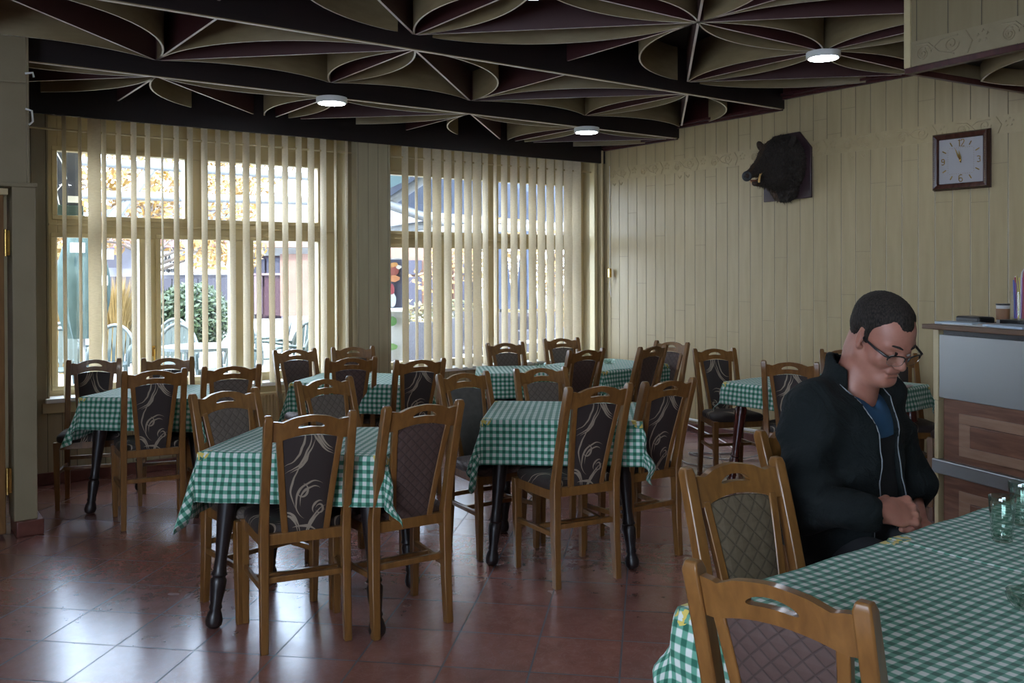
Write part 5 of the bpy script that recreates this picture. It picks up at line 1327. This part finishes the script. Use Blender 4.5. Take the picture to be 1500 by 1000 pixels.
# jacket
def ridge(p):
    x, y, z = p.T
    return .008*np.sin(38*z+9*x+4*np.sin(11*y+3*z))*np.exp(-((np.abs(x)-.25)/.09)**2)+.006*np.sin(26*(x+y)+18*z)+.005*np.abs(np.sin(21*z-16*x+9*y))*np.clip((np.abs(x)-.10)/.1, 0, 1)+.003*np.sin(55*z-30*y)
def opening(z):       # half width of the open front, at height z
    return np.interp(z, [.5, .62, .75, .90, 1.02, 1.10, 1.2], [.085, .078, .066, .060, .072, .100, .13])
def jacketf(p):
    d = torso(p, .028); x, y, z = p.T
    d = sm(d, ell(p, (0, .0, .69), (.235, .175, .18)), .05)
    d = sm(d, cap(p, (-.165, .04, 1.06), (.165, .04, 1.06), .078), .06)
    for s in (1, -1):
        S_, E_, _ = AR[s]; ho = HRo if s == 1 else HLo
        d = sm(d, cap(p, S_, E_, .092, .082), .05)
        w_ = ho-(XR[0] if s == 1 else XL_[0])*.062
        d = sm(d, cap(p, E_, w_, .080, .056), .035)
    # collar
    col_ = np.maximum(cap(p, (0, .05, 1.08), (0, .085, 1.20), .100, .090), (z-(1.205-.55*np.maximum(y-.05, -.02)))); d = sm(d, col_, .02)
    d = d+ridge(p)
        # the collar is hollow, the front is open
    d = np.maximum(d, -cap(p, (0, .055, 1.08), (0, .12, 1.30), .083, .080))
    xo = x+.0
    wedge = np.maximum(np.maximum(np.abs(xo)-opening(z), .10-y), -(torso(p, -.012)))
    d = np.maximum(d, -wedge)
    d = np.maximum(d, .512-z)
    for s in (1, -1):       # cuff openings
        ho = HRo if s == 1 else HLo; X_ = XR[0] if s == 1 else XL_[0]
        fd = ho-np.array(AR[s][1]); fd = fd/np.linalg.norm(fd); d = np.maximum(d, -cap(p, ho-fd*.085, ho+fd*.1, .040, .05))
    return d
V, F_ = surf(jacketf, (-.40, -.28, .46), (.40, .42, 1.26), .0085)
jo = put('jacket', V, F_, M['jacket'], man)
# lining closing the lower part of the opening
V, F_ = surf(lambda p: np.maximum(torso(p, .011), np.maximum(p[:, 2]-.965, -p[:, 1]-.02)), (-.25, -.03, .48), (.25, .24, 1.0), .012); put('pullover', V, F_, M['sweater'], man)
# zips along both front edges
for s in (-1, 1):
    P = []
    for z in np.linspace(1.13, .60, 22):
        x = s*(float(opening(z))+.004); ys = np.linspace(.30, .02, 120); pp = np.stack([np.full(120, x+s*.004), ys, np.full(120, z)], 1); f = jacketf(pp); k = np.argmax(f < 0)
        if f[k] < 0: P.append((x, ys[k]+.001, z))
    MB().tube(P, .0020, 6).build('zip', M['zip'], jo, smooth=True)

# ---------------------------------------------------------------- boar head trophy
by, bz = 4.715, 2.36
boar = empty('boar_head_trophy', (XB, by, bz), R(90), 'mounted wild boar head on a dark shield high on the panelled wall', 'hunting trophy')
# frame: +y points out of the wall (towards -X), x towards -Y side ... set by the turn below
boar.rotation_euler = (0, 0, R(90)); boar.scale = (1, .84, 1)      # local y -> -X, local x -> +Y (left in the photo)
MB().poly([(-.235, .002, -.285), (.235, .002, -.295), (.235, .002, .10), (.14, .002, .25), (-.12, .002, .26), (-.235, .002, .12)], (0, .028, 0)).build('shield', mottled('dark violet brown stained board', (.035, .018, .022), (.065, .035, .04), 6, .35, .05), boar, .005)
TIP = np.array([.06, .54, -.115])
def boarf(p, fur=True):
    d = ell(p, (0, .07, -.01), (.20, .12, .25)); d = sm(d, ell(p, (.0, .17, .01), (.155, .15, .20)), .08)
    d = sm(d, cap(p, (.02, .22, .045), (.052, .40, -.055), .115, .058), .06); d = sm(d, cap(p, (.052, .40, -.055), TIP-np.array([0, .02, -.01]), .052, .036), .03)
    d = sm(d, ell(p, (.0, .20, -.11), (.12, .13, .10)), .05)
    jaw = cap(p, (.02, .25, -.15), (.055, .43, -.165), .052, .026); d = sm(d, jaw, .02)
    d = ssub(d, cap(p, (.03, .36, -.128), (.06, .52, -.150), .008, .012), .008)
    d = sm(d, ell(p, (0, .05, -.24), (.12, .07, .07)), .05)
    if fur:
        x, y, z = p.T; fade = np.clip((.45-y)/.15, 0, 1)
        d = d+fade*(.006*np.sin(90*z+40*x+8*np.sin(50*y))*np.sin(70*x+30*y)+.004*np.sin(210*z+90*y)*np.sin(190*x))
    return d
V, F_ = surf(boarf, (-.26, -.005, -.36), (.26, .60, .30), .0085); V[:, 1] = np.maximum(V[:, 1], .028)
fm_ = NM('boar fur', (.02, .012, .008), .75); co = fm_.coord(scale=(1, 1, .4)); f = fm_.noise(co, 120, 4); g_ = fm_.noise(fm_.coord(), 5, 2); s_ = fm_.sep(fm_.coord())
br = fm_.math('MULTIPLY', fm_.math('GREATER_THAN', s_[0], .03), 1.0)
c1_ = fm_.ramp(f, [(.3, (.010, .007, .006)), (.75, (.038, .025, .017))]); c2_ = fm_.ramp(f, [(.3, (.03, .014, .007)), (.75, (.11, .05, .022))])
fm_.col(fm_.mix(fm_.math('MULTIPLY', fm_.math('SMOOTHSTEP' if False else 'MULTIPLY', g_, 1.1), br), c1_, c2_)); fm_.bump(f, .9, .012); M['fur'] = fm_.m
put('head', V, F_, M['fur'], boar)
rnd = random.Random(4); mb = MB(); Vn = V[(V[:, 1] < .40) & (V[:, 1] > .04)]
for _ in range(2600):
    v = Vn[rnd.randrange(len(Vn))]; g = np.array([boarf((v+np.eye(3)[k]*.004)[None], False)[0]-boarf((v-np.eye(3)[k]*.004)[None], False)[0] for k in range(3)]); g /= np.linalg.norm(g)+1e-9
    dn = g*.6+np.array([rnd.gauss(0, .25), -.5, -.45+rnd.gauss(0, .25)]); dn /= np.linalg.norm(dn); L_ = rnd.uniform(.012, .032); v2 = v+dn*L_; v2[1] = max(v2[1], .03)
    w_ = np.cross(dn, [rnd.gauss(0, 1) for _ in range(3)]); w_ = w_/(np.linalg.norm(w_)+1e-9)*.0022
    mb.add([tuple(v-w_), tuple(v+w_), tuple(v2)], [(0, 1, 2)])
tag(mb.build('bristles', M['fur'], boar, fix=False), kind='stuff')
for s in (1, -1):
    er = lambda p: np.maximum(ell(p, (s*.155, .19, .155), (.032, .020, .058), roty(s*R(38))), -ell(p, (s*.16, .215, .16), (.020, .016, .045), roty(s*R(38))))
    V2, F2_ = surf(er, (s*.155-.09, .13, .06), (s*.155+.09, .25, .25), .006); put('ear', V2, F2_, M['fur'], boar)
ax_ = np.array([-.30, .90, -.22]); ax_ /= np.linalg.norm(ax_)
sn = NM('grey snout leather', (.032, .034, .040), .4); MB().lathe([(.036, -.03), (.041, -.034), (.042, .004), (.037, .008), (.012, .009), (.001, .009)], TIP, ax_, 24).build('snout_disc', sn.m, boar, smooth=True)
rt_ = np.cross(ax_, [0, 0, 1]); rt_ /= np.linalg.norm(rt_)
for s in (-1, 1): MB().lathe([(.0095, -.006), (.009, .0105), (.001, .011)], TIP+rt_*s*.016, ax_, 12).build('nostril', M['black'], boar, smooth=True)
iv = NM('yellowed ivory', (.55, .33, .11), .3).m
for s in (1, -1):
    b0 = np.array([.055+s*.035, .42, -.150]); MB().tube([b0+np.array([s*a, c, b_]) for a, c, b_ in ((0, 0, -.01), (.012, .012, .02), (.016, .008, .045), (.008, -.006, .066))], [.010, .009, .007, .002], 8).build('tusk', iv, boar, smooth=True)
    b1 = np.array([.052+s*.034, .405, -.10]); MB().tube([b1, b1+np.array([s*.012, .004, .012]), b1+np.array([s*.016, 0, .03])], [.009, .008, .003], 8).build('tusk', iv, boar, smooth=True)
    MB().lathe([(.011*math.cos(a), .011*math.sin(a)) for a in np.linspace(-1.5, 1.5, 9)], (.02+s*.088, .29, .075), n=12).build('eye', M['black'], boar, smooth=True)
mb = MB()
for i in range(8): mb.lathe([(.004, 0), (.001, .012)], (.035+i*.006, .41+.006*i if i < 6 else .44, -.152), (0, 0, 1), 6)
mb.build('teeth', iv, boar)
V2, F2_ = surf(lambda p: ell(p, (.054, .43, -.147), (.022, .07, .008)), (.0, .32, -.17), (.11, .53, -.12), .005); put('mouth_lining', V2, F2_, NM('dull orange mouth', (.22, .08, .04), .5).m, boar)
